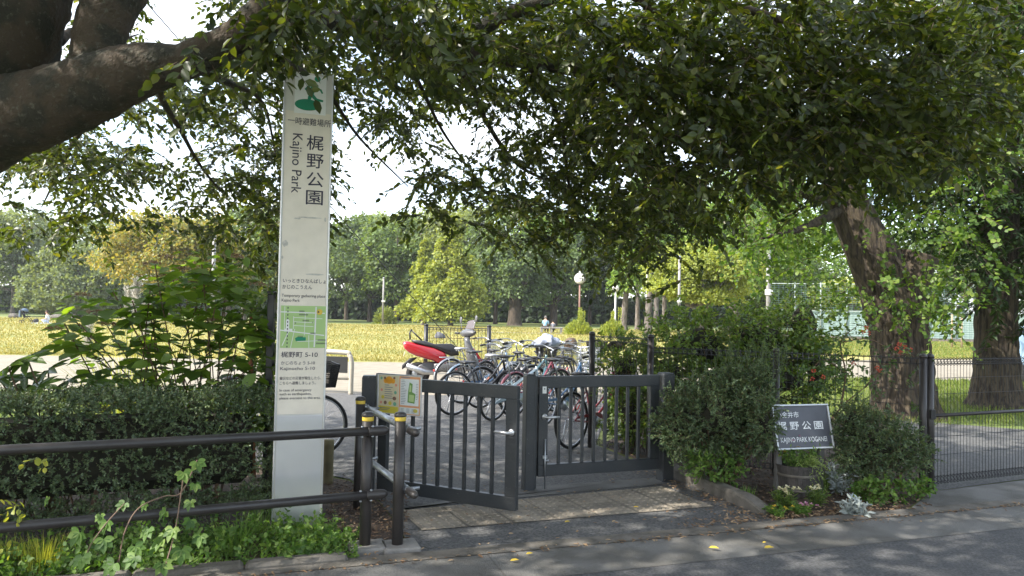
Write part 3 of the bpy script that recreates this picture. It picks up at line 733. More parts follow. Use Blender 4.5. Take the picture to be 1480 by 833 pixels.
# ================================================================== SIGN PILLAR
pc = (G(393, 766)+G(463, 762))/2
pil = empty('sign_pillar', pc, RA, 'tall white metal sign pillar with park name, evacuation pictogram and green map', 'sign')
PW, PT, PH = .348, .07, 3.32
M['pillar_white'] = pm('pillar_white', (.66, .645, .60), .45, 0, .12, 4, 0, col2=(.56, .54, .49), stretch=(1, 1, .5))
M['pillar_side'] = M['alu']
mb = MB(); mb.box((0, 0, PH/2), (PW-.012, PT, PH)); mb.build('body', M['pillar_white'], pil)
mb = MB()
for s in (-1, 1): mb.box((s*(PW/2-.004), -.002, PH/2), (.012, PT+.012, PH+.004), bev=.003)
mb.build('edge_trim', M['alu'], pil)
mb = MB(); mb.box((0, -PT/2-.002, .42), (PW-.034, .003, .80)); mb.build('metal_panel', M['alu'], pil)
mb = MB(); mb.box((0, -PT/2-.0015, 1.93), (PW-.03, .002, 2.2)); mb.build('face_film', pm('cream_film', (.78, .71, .60), .5, 0, .1, 9), pil)
def pz(py): return CAMZ-(py-445.2)*(pc.y-.02)/F*1.0+0.0      # height on the pillar face at a picture row
yf = -PT/2-.004
def ZX(px, py):
    """local (x, z) on the pillar face for a picture pixel"""
    v = ray(px, py); n = Vector((math.sin(RA), -math.cos(RA), 0)); o = Vector((0, 0, CAMZ)); c0 = Vector(pc)+n*(PT/2)
    t = (c0-o).dot(n)/v.dot(n); p = o+v*t-Vector(pc); u = Vector((math.cos(RA), math.sin(RA), 0)); return p.dot(u), p.z
let = MB()
x0, z0 = ZX(416, 178); x1, z1 = ZX(478, 182)
letter(let, '一時避難場所', x0, z0, .058, x1-x0, bold=.004, y=yf)
for ch, (px, py) in zip('梶野公園', [(443, 217), (443, 243), (443, 270), (442, 296)]):
    a, b = ZX(px, py); a2, _ = ZX(px+23, py); letter(let, ch, a, b+.012, .118, a2-a+.006, bold=.008, y=yf)
a, b = ZX(423.5, 193); a2, b2 = ZX(423, 279)
letter(let, 'Kajino Park', a+.0, b, .098, (b-b2), rot=-90, bold=.004, y=yf)
def line(px, py, px2, body, h, bold=.002):
    a, b = ZX(px, py); c, _ = ZX(px2, py+.5); letter(let, body, a, b, h, c-a, bold=bold, y=yf)
line(409, 408, 471, 'いっときひなんばしょ', .034, .006); line(408, 417, 451, 'かじのこうえん', .034, .006)
line(407, 429, 470, 'Temporary gathering place', .030); line(407, 436, 433, 'Kajino Park', .030)
line(406, 516, 459, '梶野町 5-10', .045, .008); line(406, 527, 455, 'かじのちょう 5-10', .030, .005); line(405, 535, 455, 'Kajinocho 5-10', .032, .003)
line(404, 549, 464, '震災などの災害が発生したら、', .026, .002); line(404, 556, 456, 'こちらへ避難しましょう。', .026, .002)
line(404, 566, 450, 'In case of emergency', .026); line(404, 571.5, 450, 'such as earthquakes,', .026); line(404, 577.5, 463, 'please evacuate to this area.', .026)
let.build('lettering', M['text'], pil)
# pictogram: white square, green ellipse, running figure
M['sign_green'] = pm('sign_green', (.0, .21, .11), .5)
ax, az = ZX(425, 163); bx, bz = ZX(472, 112)
sq = MB(); sq.box(((ax+bx)/2, -PT/2-.0035, (az+bz)/2), (bx-ax, .002, bz-az)); sqo = sq.build('pictogram', pm('pictogram_white', (.78, .79, .77), .5), pil)
g = MB(); g.s = False
def P2(pts, y=-.0055): g.add([(a, -PT/2+y, b) for a, b in pts], [tuple(range(len(pts)))[::-1]])
ex, ez = ZX(444, 152); rx_, rz_ = .088, .042
P2([(ex+rx_*math.cos(t*PI/16), ez+rz_*math.sin(t*PI/16)) for t in range(32)])
def bar2(a, b, w1, w2, y=-.0062):
    a = Vector(a); b = Vector(b); d = (b-a).normalized(); n_ = Vector((-d.y, d.x))
    P2([a-n_*w1, b-n_*w2, b+n_*w2, a+n_*w1], y)
q = lambda px, py: Vector(ZX(px, py))
bar2(q(455, 122), q(449, 138), .020, .017)
bar2(q(449, 136), q(458, 146), .015, .010); bar2(q(458, 145), q(467, 147), .010, .007)
bar2(q(449, 137), q(446, 147), .015, .010); bar2(q(446, 146), q(442, 153), .010, .008)
bar2(q(454, 124), q(463, 131), .009, .007); bar2(q(463, 130), q(466, 136), .007, .006)
bar2(q(454, 123), q(446, 125), .008, .007); bar2(q(446, 125), q(441, 130), .007, .006)
hx, hz = q(459, 115); P2([(hx+.022*math.cos(t*PI/8), hz+.022*math.sin(t*PI/8)) for t in range(16)], -.0062)
g.build('green_mark', M['sign_green'], sqo)
# map panel
ax, az = ZX(403, 503); bx, bz = ZX(473, 443)
mp_ = MB(); mp_.box(((ax+bx)/2, -PT/2-.0035, (az+bz)/2), (PW-.032, .002, bz-az)); mpo = mp_.build('map_panel', pm('map_green', (.36, .52, .20), .55), pil)
def mq(u, v): return (-PW/2+.018+(PW-.036)*u, az+(bz-az)*v)
g = MB(); g.s = False
for a, b, w_ in [((0, .85), (1, .83), .004), ((.78, .02), (.80, .98), .005), ((0, .42), (1, .30), .004), ((.3, .62), (.75, .6), .002), ((.3, .72), (.95, .70), .002), ((.55, .3), (.56, .84), .002),
                 ((.25, 0), (.33, .45), .002), ((.1, .45), (.1, .98), .002), ((.06, .05), (.2, .4), .003), ((.3, .53), (.75, .51), .002), ((.4, .15), (1, .18), .002), ((.65, .3), (.66, 0), .002), ((.3, .45), (.3, .75), .002)]:
    bar2(mq(*a), mq(*b), w_, w_, -.0060)
a = mq(.17, .55); P2([(a[0]-.012, a[1]-.03), (a[0]+.012, a[1]-.03), (a[0]+.012, a[1]+.03), (a[0], a[1]+.045), (a[0]-.012, a[1]+.03)], -.0065)
bar2(mq(.1, .42), mq(.28, .42), .010, .010, -.0066)
g.build('map_road', M['white'], mpo)
g = MB(); g.s = False
for k in range(12): bar2(mq(.17, k/12+.01), mq(.17, k/12+.05), .0035, .0035, -.0069)
for u, v, wd in [(.42, .88, .12), (.42, .80, .2), (.72, .62, .02), (.33, .6, .03), (.68, .36, .12), (.85, .2, .2), (.4, .28, .12), (.5, .66, .15), (.82, .12, .25)]:
    for k in range(2): bar2(mq(u, v-.02*k), mq(u+wd, v-.02*k), .0015, .0015, -.0069)
g.build('map_print', M['text'], mpo)
g = MB(); g.s = False; a = mq(.36, .20); P2([(a[0], a[1]-.012), (a[0]+.07, a[1]-.008), (a[0]+.07, a[1]+.016), (a[0]+.01, a[1]+.018), (a[0]-.005, a[1]+.01)], -.0072); g.build('map_park', M['sign_green'], mpo)
g = MB(); g.s = False; a = mq(.88, .86); P2([(a[0]+.021*math.cos(t*PI/10), a[1]+.021*math.sin(t*PI/10)) for t in range(20)], -.0072); g.build('map_symbol', M['yellow_band'], mpo)
g = MB(); g.s = False; P2([(a[0]-.013, a[1]+.009), (a[0]-.013, a[1]-.009), (a[0]+.002, a[1])], -.0076); g.build('map_arrow', M['text'], mpo)
# grime on the film
g = MB(); g.s = False
for (px, py, wx, wy) in [(412, 352, 8, 9), (448, 315, 34, 2.2), (470, 318, 3, 6), (430, 316, 10, 2.5), (455, 397, 26, 2.4), (408, 372, 2.5, 5)]:
    a = q(px, py); sxx, szz = wx/F*5.4, wy/F*5.4
    P2([(a.x+sxx/2*math.cos(t*PI/9)*(1+.35*noise.noise(Vector((px, t*1.3, 0)))), a.y+szz/2*math.sin(t*PI/9)*(1+.5*noise.noise(Vector((py, t*1.1, 4))))) for t in range(18)], -.0045)
g.build('grime', pm('grime', (.42, .40, .36), .8, 0, 0, 40, 0, col2=(.60, .57, .51)), pil)

# black frame post behind the pillar
pb = D(388, 600, 5.75); pb.z = 0
fp = empty('fence_post', pb, 0, 'black square post half hidden behind the sign pillar', 'post')
mb = MB(); mb.box((0, 0, .85), (.055, .055, 1.7), bev=.006); mb.build('post', M['black_paint'], fp)
mb = MB(); mb.box((0, 0, 1.712), (.062, .062, .02), bev=.004); mb.build('cap', M['black_paint'], fp)

# ================================================================== GUARD RAILS
def gpost(p, lab, zt=.905, foot=True):
    r_ = empty('rail_post', p, RA, lab, 'post', 'round dark posts with yellow bands')
    mb = MB(); mb.tube([(0, 0, 0), (0, 0, zt-.045)], .0375, 20); mb.build('tube', M['brown_paint'], r_)
    mb = MB(); mb.lathe([(.0378, zt-.045), (.0385, zt-.04), (.0385, zt-.02), (.0378, zt-.017)], 20); mb.build('yellow_band', M['yellow_band'], r_)
    mb = MB(); mb.lathe([(.041, zt-.017), (.042, zt-.012), (.041, zt-.002), (.034, zt+.008), (.02, zt+.014), (.002, zt+.016)], 20); mb.build('cap', M['brown_paint'], r_)
    if foot: mb = MB(); mb.box((.02, 0, .02), (.24, .22, .06), bev=.012); mb.build('footing', M['concrete'], r_)
    return r_
g1, g2, g3 = G(527, 798), G(574, 797), G(517, 737)
g1.z = g2.z = g3.z = 0
gpost(g1, 'front round dark post holding the long horizontal rails', .905)
gpost(g2, 'round dark post at the driveway with silver rails passing beside it', .905)
gpost(g3, 'rear round dark post standing in the soil beside the gate hinge post', .885, False)
def railing(name, lab, A, B, zs, r, mat, extra=None, caps=True, side=0):
    root = empty(name, A, math.atan2((B-A).y, (B-A).x), lab, 'railing'); Ln = (B-A).length
    for z in zs:
        mb = MB(); mb.tube([(0, side, z), (Ln, side, z)], r, 18); ro = mb.build('rail', mat, root)
        mb = MB(); mb.lathe([(r*1.12, -.10), (r*1.14, -.095), (r*1.14, .0), (r*1.0, .02), (r*.6, .038), (.003, .043)], 18, Matrix.Translation((Ln, side, z)) @ Matrix.Rotation(PI/2, 4, 'Y'))
        mb.build('end_cap', M['brown_paint'], ro)
        if extra:
            mb = MB()
            for e in extra:
                for s in (-.035, .035):
                    for sz in (-1, 1): mb.ball((e+s, side-r*.4, z+sz*(r+.004)), (.010, .010, .008), 8, 4)
                mb.tube([(e, side-.01, z), (e, side+.09, z)], .012, 8)
            mb.build('bolt', M['steel'], ro)
    return root
rd = (g1-Vector((-2.95, 3.98, 0))); rd.z = 0; rd.normalize()
A = g1-rd*4.2; B = g1+rd*.085; off = Vector((rd.y, -rd.x, 0))*.062
railing('guard_railing', 'long dark two-bar railing running in front of the clipped hedge', A+off, B+off, (.80, .385), .0285, M['brown_paint'], extra=[4.2-.02])
for k in (2.0, 4.0):
    p = g1-rd*k
    if k > 3: gpost(p, 'round dark rail post beyond the end of the hedge')
rd2 = (g2-g3).normalized(); off = Vector((-rd2.y, rd2.x, 0))*.06
railing('guard_railing', 'short railing of two bright steel bars between driveway posts', g3-rd2*.02+off, g2+rd2*.14+off, (.80, .40), .025, M['steel'], extra=[.03, (g2-g3).length])

# ================================================================== GATE
HL, HC, HR = Vector((-1.215, 6.42, 0)), Vector((.175, 6.66, 0)), Vector((1.50, 7.15, 0))
gg = math.atan2(.49, 1.325)
def sqpost(name, p, w_, h, rz, lab):
    r_ = empty(name, p, rz, lab, 'post'); mb = MB(); mb.box((0, 0, h/2-.02), (w_, w_, h+.04), bev=.006); mb.build('post', M['dark_paint'], r_)
    mb = MB(); mb.box((0, 0, h+.003), (w_-.012, w_-.012, .012), bev=.002); mb.build('top_plate', M['dark_paint'], r_); return r_
sqpost('gate_post', HL, .125, 1.015, gg*.4, 'black square hinge post of the open gate leaf')
gp_ = sqpost('gate_post', HC, .095, 1.035, gg, 'square middle gate post between the open and the closed leaf')
mb = MB(); mb.box((.064, .01, .52), (.022, .05, 1.0), bev=.004); mb.build('latch_plate', M['dark_paint'], gp_)
sqpost('gate_post', HR, .125, 1.03, gg, 'square post where the closed gate leaf meets the shrubs')
def leaf(name, p, rz, Lg_, lab, handle_x, hs, nb, stile=(.09, .10), zt=1.02, zb=.085):
    root = empty(name, p, rz, lab, 'gate', 'steel gate leaves'); T = .05
    mb = MB(); rt = .105
    mb.box((Lg_/2, 0, zt-rt/2), (Lg_, T, rt), bev=.004); mb.box((Lg_/2, 0, zb+rt/2), (Lg_, T, rt), bev=.004)
    hh = zt-zb-2*rt
    mb.box((stile[0]/2, 0, (zt+zb)/2), (stile[0], T-.001, hh), bev=.003); mb.box((Lg_-stile[1]/2, 0, (zt+zb)/2), (stile[1], T-.001, hh), bev=.003)
    mb.build('frame', M['dark_paint'], root)
    inner = Lg_-stile[0]-stile[1]
    for k in range(nb):
        x = stile[0]+inner*(k+1)/(nb+1); mb = MB(); mb.box((x, 0, (zt+zb)/2), (.026, .03, hh), bev=.003); mb.build('bar', M['dark_paint'], root)
    hz = .66
    mb = MB(); Mr = Matrix.Translation((handle_x, -T/2, hz)) @ Matrix.Rotation(PI/2, 4, 'X')
    mb.lathe([(.026, 0), (.026, .008), (.02, .012), (.011, .014), (.011, .045)], 16, Mr)
    mb.tube([(handle_x, -T/2-.045, hz), (handle_x+hs*.03, -T/2-.052, hz), (handle_x+hs*.125, -T/2-.05, hz)], [.0115, .0125, .010], 10)
    mb.build('handle', M['alu'], root)
    mb = MB()
    for z in (.25, .82): mb.tube([(-.012, .02, z-.04), (-.012, .02, z+.04)], .012, 8)
    mb.build('hinge', M['dark_paint'], root)
    return root
FE = Vector((.07, 5.79, 0)); H2 = HL+Vector((.10, -.03, 0)); d = FE-H2
lf = leaf('gate_leaf', H2, math.atan2(d.y, d.x), d.length, 'left gate leaf swung open towards the street, map board on it', d.length-.045, -1, 8, zb=.055)
d = HR-HC; dn = d.normalized(); a = HC+dn*.085
rf = leaf('gate_leaf', a, math.atan2(d.y, d.x), d.length-.165, 'closed gate leaf in front of the bicycle wheel and hedge, white sticker on it', .055, 1, 8, zb=.125)
mb = MB(); mb.tube([(.062, -.036, .02), (.062, -.036, .46)], .008, 8); mb.box((.062, -.034, .30), (.05, .012, .03), bev=.003); mb.tube([(.062, -.04, .27), (.095, -.045, .27)], .008, 8); mb.build('drop_bolt', M['steel'], rf)
mb = MB(); mb.box((.05, -.0265, .90), (.038, .003, .062)); st = mb.build('sticker', M['white'], rf)
mb = MB(); mb.box((.05, -.0290, .91), (.010, .002, .012)); mb.build('print', M['text'], st)
# map board on the open leaf
d = FE-H2
mbd = empty('map_board', H2, math.atan2(d.y, d.x), 'small colourful park map board fixed to the top corner of the open gate leaf', 'sign')
BX0, BX1, BZ0, BZ1 = .0, .445, .715, 1.045
def bp(u, v): return (BX0+(BX1-BX0)*u, BZ0+(BZ1-BZ0)*v)
mb = MB(); mb.box(((BX0+BX1)/2, -.034, (BZ0+BZ1)/2), (BX1-BX0, .010, BZ1-BZ0)); mb.build('panel', M['white'], mbd)
mb = MB(); mb.box((BX0-.006, -.036, (BZ0+BZ1)/2), (.02, .022, BZ1-BZ0+.01), bev=.002); mb.box(((BX0+BX1)/2, -.036, BZ1+.004), (BX1-BX0, .016, .008)); mb.build('metal_edge', M['steel'], mbd)
def flat(name, mat, parent, shapes, y):
    g_ = MB(); g_.s = False
    for sh in shapes: g_.add([(a_, y, b_) for a_, b_ in sh], [tuple(range(len(sh)))[::-1]])
    return g_.build(name, mat, parent)
def rect(u0, v0, u1, v1): return [bp(u0, v1), bp(u0, v0), bp(u1, v0), bp(u1, v1)][::-1]
def disc(u, v, r_, n_=14, sx=1): 
    c_ = bp(u, v); return [(c_[0]+r_*sx*math.cos(2*PI*t/n_), c_[1]+r_*math.sin(2*PI*t/n_)) for t in range(n_)][::1]
cm = lambda n_, c_: pm(n_, c_, .55)
flat('poster', cm('poster_cream', (.66, .58, .38)), mbd, [rect(.03, .02, .49, .98)], -.0405)
flat('poster', cm('poster_orange', (.75, .36, .16)), mbd, [rect(.5, .02, .98, .98)], -.0405)
flat('print', cm('print_pale', (.72, .74, .72)), mbd, [rect(.53, .25, .95, .92), rect(.52, .04, .96, .20)], -.0415)
flat('print', cm('print_yellow', (.66, .55, .06)), mbd, [rect(.03, .02, .49, .19), disc(.13, .42, .016), disc(.30, .27, .017), disc(.88, .13, .016, sx=1.4)], -.0418)
flat('print', cm('print_orange_mark', (.80, .36, .03)), mbd, [disc(.27, .86, .032, sx=1.2), disc(.19, .84, .022), disc(.36, .84, .022)], -.0421)
flat('print', cm('print_green', (.17, .42, .28)), mbd, [disc(.42, .55, .014), disc(.41, .26, .017), disc(.09, .9, .012)], -.0418)
flat('print', cm('print_brown', (.22, .12, .08)), mbd, [disc(.17, .91, .011), disc(.39, .92, .011), disc(.19, .28, .016), disc(.40, .40, .016, sx=1.2)], -.0424)
flat('print', cm('print_pink', (.72, .30, .22)), mbd, [disc(.10, .6, .012), disc(.43, .74, .012), disc(.09, .28, .012)], -.0418)
c_ = bp
flat('map_print', cm('map_leaf_green', (.16, .32, .08)), mbd, [[bp(.70, .33), bp(.86, .31), bp(.88, .55), bp(.80, .60), bp(.81, .80), bp(.74, .84), bp(.71, .60)][::-1]], -.0424)
flat('map_print', cm('map_inner', (.45, .58, .25)), mbd, [[bp(.73, .36), bp(.84, .35), bp(.85, .52), bp(.74, .53)][::-1], [bp(.735, .6), bp(.78, .6), bp(.78, .76), bp(.745, .77)][::-1]], -.0428)
rr_ = random.Random(3)
tl = []
for k in range(15):
    v = .88-k*.042; tl.append(rect(.55, v, .55+rr_.uniform(.06, .13), v+.012))
    if k > 1 and k < 12: tl.append(rect(.89, v, .89+rr_.uniform(.03, .05), v+.012))
for k in range(7): v = .72-k*.055; tl.append(rect(.17, v, .17+rr_.uniform(.1, .2), v+.018))
for k in range(4):
    for u in (.55, .68, .8): tl.append(rect(u, .16-k*.03, u+.07, .17-k*.03))
tl += [rect(.55, .945, .75, .965), rect(.06, .13, .3, .15), rect(.06, .09, .26, .105)]
flat('print', cm('print_grey', (.25, .25, .26)), mbd, tl, -.0432)

# ================================================================== MESH FENCES
def mesh_panel(root, A, B, z0, z1, pitch=.05, rows=None, r=.0023, mat='black_paint', roll=True, name='wire_mesh'):
    A = Vector(A); B = Vector(B); n = max(2, int((B-A).length/pitch)); P = []
    for k in range(n+1):
        p = A.lerp(B, k/n); P.append([(p.x, p.y, z0), (p.x, p.y, z1)])
    for z in (rows or [z0, z0+.03, (z0+z1)/2-.1, (z0+z1)/2+.15, z1-.3, z1-.06, z1]): P.append([(A.x, A.y, z), (B.x, B.y, z)])
    nrmv = Vector((-(B-A).y, (B-A).x, 0)).normalized()*.045
    if roll:
        for zc in (z1-.03, z0+.03):
            for s in (-1, 1):
                for dz in (-.022, .022): P.append([(A.x+nrmv.x*s*.6, A.y+nrmv.y*s*.6, zc+dz), (B.x+nrmv.x*s*.6, B.y+nrmv.y*s*.6, zc+dz)])
            for k in range(n+1):
                p = A.lerp(B, k/n)
                P.append([(p.x-nrmv.x, p.y-nrmv.y, zc), (p.x, p.y, zc+.04)]); P.append([(p.x+nrmv.x, p.y+nrmv.y, zc), (p.x, p.y, zc+.04)])
                P.append([(p.x-nrmv.x, p.y-nrmv.y, zc), (p.x, p.y, zc-.04)]); P.append([(p.x+nrmv.x, p.y+nrmv.y, zc), (p.x, p.y, zc-.04)])
    P = np.array(P); loc = root.location
    Rm = np.array(Matrix.Rotation(-root.rotation_euler.z, 3, 'Z')); P = (P-np.array(loc))@Rm.T
    return prisms(name, M[mat], P, np.full((len(P), 2, 1), r), root, None, 4)
def rpost(root, p, h, r=.034, mat='brown_paint', name='post'):
    p = Vector(p)-root.location; mb = MB()
    mb.tube([(p.x, p.y, -.02), (p.x, p.y, h-.02)], r, 14); mb.lathe([(r*1.08, h-.03), (r*1.08, h-.008), (r*.7, h+.008), (.002, h+.012)], 14, Matrix.Translation((p.x, p.y, 0)))
    return mb.build(name, M[mat], root)
F0, F1, F2 = Vector((.965, 8.82, 0)), Vector((1.53, 8.1, 0)), G(1334, 711); F2.z = 0
fn = empty('mesh_fence', F1, 0, 'dark welded mesh fence running through the shrubs up to the double gate posts', 'fence')
mesh_panel(fn, F0, F1, .06, 1.33); mesh_panel(fn, F1, F2, .06, 1.24)
for p, h in ((F0, 1.37), (F1, 1.37), (F1.lerp(F2, .5), 1.27), (F2, 1.27)): rpost(fn, p, h)
F3 = F2+Vector((.075, .02, 0)); F4 = Vector((6.2, 7.95, 0)); fd = (F4-F3).normalized()
fg = empty('mesh_gate', F3, 0, 'dark mesh side gate with a horizontal mid bar, in front of the furrowed trunks', 'gate')
mesh_panel(fg, F3+fd*.06, F4, .07, 1.235, pitch=.045, rows=[.07, .1, .33, .5, .9, 1.05, 1.2])
rpost(fg, F3, 1.27, .034); rpost(fg, F4, 1.27)
a, b = F3-Vector(fg.location), F4-Vector(fg.location); mb = MB(); mb.tube([a+Vector((0, 0, .70)), b+Vector((0, 0, .70))], .017, 10); mb.build('mid_bar', M['brown_paint'], fg)
mb = MB(); mb.box((.0, -.045, .72), (.05, .03, .09), bev=.005); mb.build('latch', M['black_plastic'], fg)
# panel on posts behind the scooter
A, B = D(615, 520, 18.6), D(706, 520, 18.6); A.z = B.z = 0
fb = empty('mesh_barrier', A, 0, 'small dark mesh barrier on two posts behind the red scooter', 'barrier')
mesh_panel(fb, A, B, .12, 1.16, pitch=.085, rows=[.12, .3, .6, .9, 1.16], r=.006, roll=True)
rpost(fb, A, 1.24, .055, 'black_paint'); rpost(fb, B, 1.24, .055, 'black_paint')

# beige arch barrier behind the pillar
A = G(507, 571); B = G(405, 566); A.z = B.z = 0
ar = empty('arch_barrier', A, 0, 'pale beige tubular arch barrier beyond the bicycle by the pillar', 'barrier')
b = B-A; e = b.normalized(); zt = .78
pts = bez([Vector((0, 0, -.02)), Vector((0, 0, .3)), Vector((0, 0, zt-.18)), e*.05+Vector((0, 0, zt-.05)), e*.18+Vector((0, 0, zt)), b-e*.18+Vector((0, 0, zt)), b-e*.05+Vector((0, 0, zt-.05)), b+Vector((0, 0, zt-.18)), b+Vector((0, 0, -.02))], 5)
mb = MB(); mb.tube(pts, .045, 12); mb.build('frame', pm('beige_paint', (.42, .38, .31), .5), ar)
mb = MB(); mb.tube([Vector((0, 0, .30)), b+Vector((0, 0, .30))], .03, 10); mb.build('crossbar', bpy.data.materials['beige_paint'], ar)
mb = MB(); mb.box((b.x/2, b.y/2, .55), (b.length-.16, .02, .30), rz=math.atan2(b.y, b.x), bev=.005); mb.build('dark_panel', M['black_plastic'], ar)

# wooden stake behind the pillar
p = G(474, 700); p.z = 0; mb = MB()
limb(mb, [p+Vector((0, 0, -.02)), p+Vector((0, 0, .2)), p+Vector((0, 0, .40))], [.05, .048, .046], 12, 4, .04)
tag(mb.build('wooden_stake', pm('weathered_wood', (.20, .17, .09), .9, 0, .4, 8), None, p), 'short weathered wooden stump post just right of the pillar base', 'post')

# ================================================================== STONE NAME SIGN
c = D(1160, 614, 6.72); rz = RA-.05
sg = empty('name_sign', (c.x, c.y, 0), rz, 'slate grey framed park name board on two short posts among the shrubs', 'sign')
tilt = Matrix.Rotation(R(-14), 4, 'X'); SW, SH, zc = .60, .40, .61
Mt = Matrix.Translation((-.01, 0, zc)) @ tilt
mb = MB(Mt); mb.box((0, 0, 0), (SW-.03, .03, SH-.03)); mb.build('plate', pm('slate_plate', (.085, .09, .11), .45, 0, .25, 5), sg)
mb = MB(Mt)
for s in (-1, 1):
    mb.box((0, -.004, s*(SH/2-.008)), (SW, .05, .016), bev=.003); mb.box((s*(SW/2-.008), -.004, 0), (.016, .05, SH-.034), bev=.003)
mb.build('frame', pm('frame_metal', (.5, .52, .54), .4, .6), sg)
mb = MB(Mt)
letter(mb, '小金井市', -.262, .085, .058, .235, bold=.006, y=-.0175)
for i_, ch in enumerate('梶野公園'): letter(mb, ch, -.262+i_*.128, -.02, .080, .092, bold=.012, y=-.0175)
letter(mb, 'KAJINO PARK KOGANEI', -.25, -.135, .062, .485, bold=.002, y=-.0175)
mb.build('lettering', M['text_white'], sg)
for s in (-.235, .215):
    mb = MB(); mb.box((s, .03, .235), (.055, .05, .51), bev=.004); mb.build('post', pm('sign_post_metal', (.14, .135, .13), .6, 0, .2, 6), sg)

# ================================================================== BICYCLES
def cyc(name, c, **k): return pm(name, c, k.get('rough', .3), k.get('metal', 0), coat=.4)
def torus(mb, c, R_, r_, n=36, seg=6):
    mb.tube([(c[0]+R_*math.cos(2*PI*i/n), c[1], c[2]+R_*math.sin(2*PI*i/n)) for i in range(n)], r_, seg, closed=True)
def wheel(root, cx, Rw, tyre=.018, y=0, reflect=None):
    mb = MB(); torus(mb, (cx, y, Rw), Rw-tyre, tyre, 40, 7); w_ = mb.build('wheel', M['black_rubber'], root)
    mb = MB(); torus(mb, (cx, y, Rw), Rw-2.1*tyre, .0095, 40, 5); mb.tube([(cx, -.045, Rw), (cx, .045, Rw)], .018, 10); mb.build('rim', M['chrome'], w_)
    P = []
    for k in range(28):
        a = 2*PI*k/28; s = 1 if k % 2 else -1; b = a+(.5 if k % 4 < 2 else -.5)
        P.append([(cx+.018*math.cos(b), s*.03, Rw+.018*math.sin(b)), (cx+(Rw-2.2*tyre)*math.cos(a), 0, Rw+(Rw-2.2*tyre)*math.sin(a))])
    P = np.array(P); prisms('spokes', M['chrome'], P, np.full((28, 2, 1), .0013), w_, None, 3)
    if reflect:
        mb = MB(); mb.box((cx+.6*Rw*.7, 0, Rw+.6*Rw*.7), (.012, .018, .07), M=Matrix.Rotation(R(45), 4, 'Y'), bev=.003); mb.build('reflector', M[reflect], w_)
M['refl_red'] = pm('red_reflector', (.5, .03, .02), .25); M['refl_orange'] = pm('orange_reflector', (.7, .16, .03), .25)
def fender(root, cx, Rw, a0, a1, mat, wd=.028):
    mb = MB(); vs = []; fs = []; n = 22; R1 = Rw+.016
    for i in range(n+1):
        a = R(a0+(a1-a0)*i/n)
        for (yy, dr) in ((-wd, -.014), (-wd*.6, 0), (0, .005), (wd*.6, 0), (wd, -.014)): vs.append((cx+(R1+dr)*math.cos(a), yy, Rw+(R1+dr)*math.sin(a)))
        for (yy, dr) in ((wd, -.017), (wd*.6, -.004), (0, .0), (-wd*.6, -.004), (-wd, -.017)): vs.append((cx+(R1+dr)*math.cos(a), yy, Rw+(R1+dr)*math.sin(a)))
    for i in range(n):
        for j in range(10): fs.append((i*10+j, (i+1)*10+j, (i+1)*10+(j+1) % 10, i*10+(j+1) % 10))
    fs += [tuple(range(10)), tuple(n*10+j for j in range(10))[::-1]]
    mb.add(vs, fs); mb.build('fender', mat, root)
def basket(root, x, z, w_, l_, h, mat, solid=False, name='basket'):
    P = []; n = 9
    def c4(t): e = .78+.22*t; return [(x-l_/2*e, -w_/2*e), (x+l_/2*e, -w_/2*e), (x+l_/2*e, w_/2*e), (x-l_/2*e, w_/2*e)]
    lv = 5 if not solid else 12
    for i in range(lv+1):
        t = i/lv; q_ = c4(t)
        for k in range(4): a, b = q_[k], q_[(k+1) % 4]; P.append([(a[0], a[1], z+h*t), (b[0], b[1], z+h*t)])
    nn = n if not solid else 18
    q0, q1 = c4(0), c4(1)
    for k in range(4):
        for j in range(nn):
            f = j/nn; a = Vector(q0[k]).lerp(Vector(q0[(k+1) % 4]), f); b = Vector(q1[k]).lerp(Vector(q1[(k+1) % 4]), f); P.append([(a.x, a.y, z), (b.x, b.y, z+h)])
    for j in range(nn):
        f = j/nn; a = Vector(q0[0]).lerp(Vector(q0[1]), f); b = Vector(q0[3]).lerp(Vector(q0[2]), f); P.append([(a.x, a.y, z), (b.x, b.y, z)])
    P = np.array(P); return prisms(name, mat, P, np.full((len(P), 2, 1), .0028 if not solid else .0045), root, None, 4)
GB = 'bicycles parked in the row behind the gate'
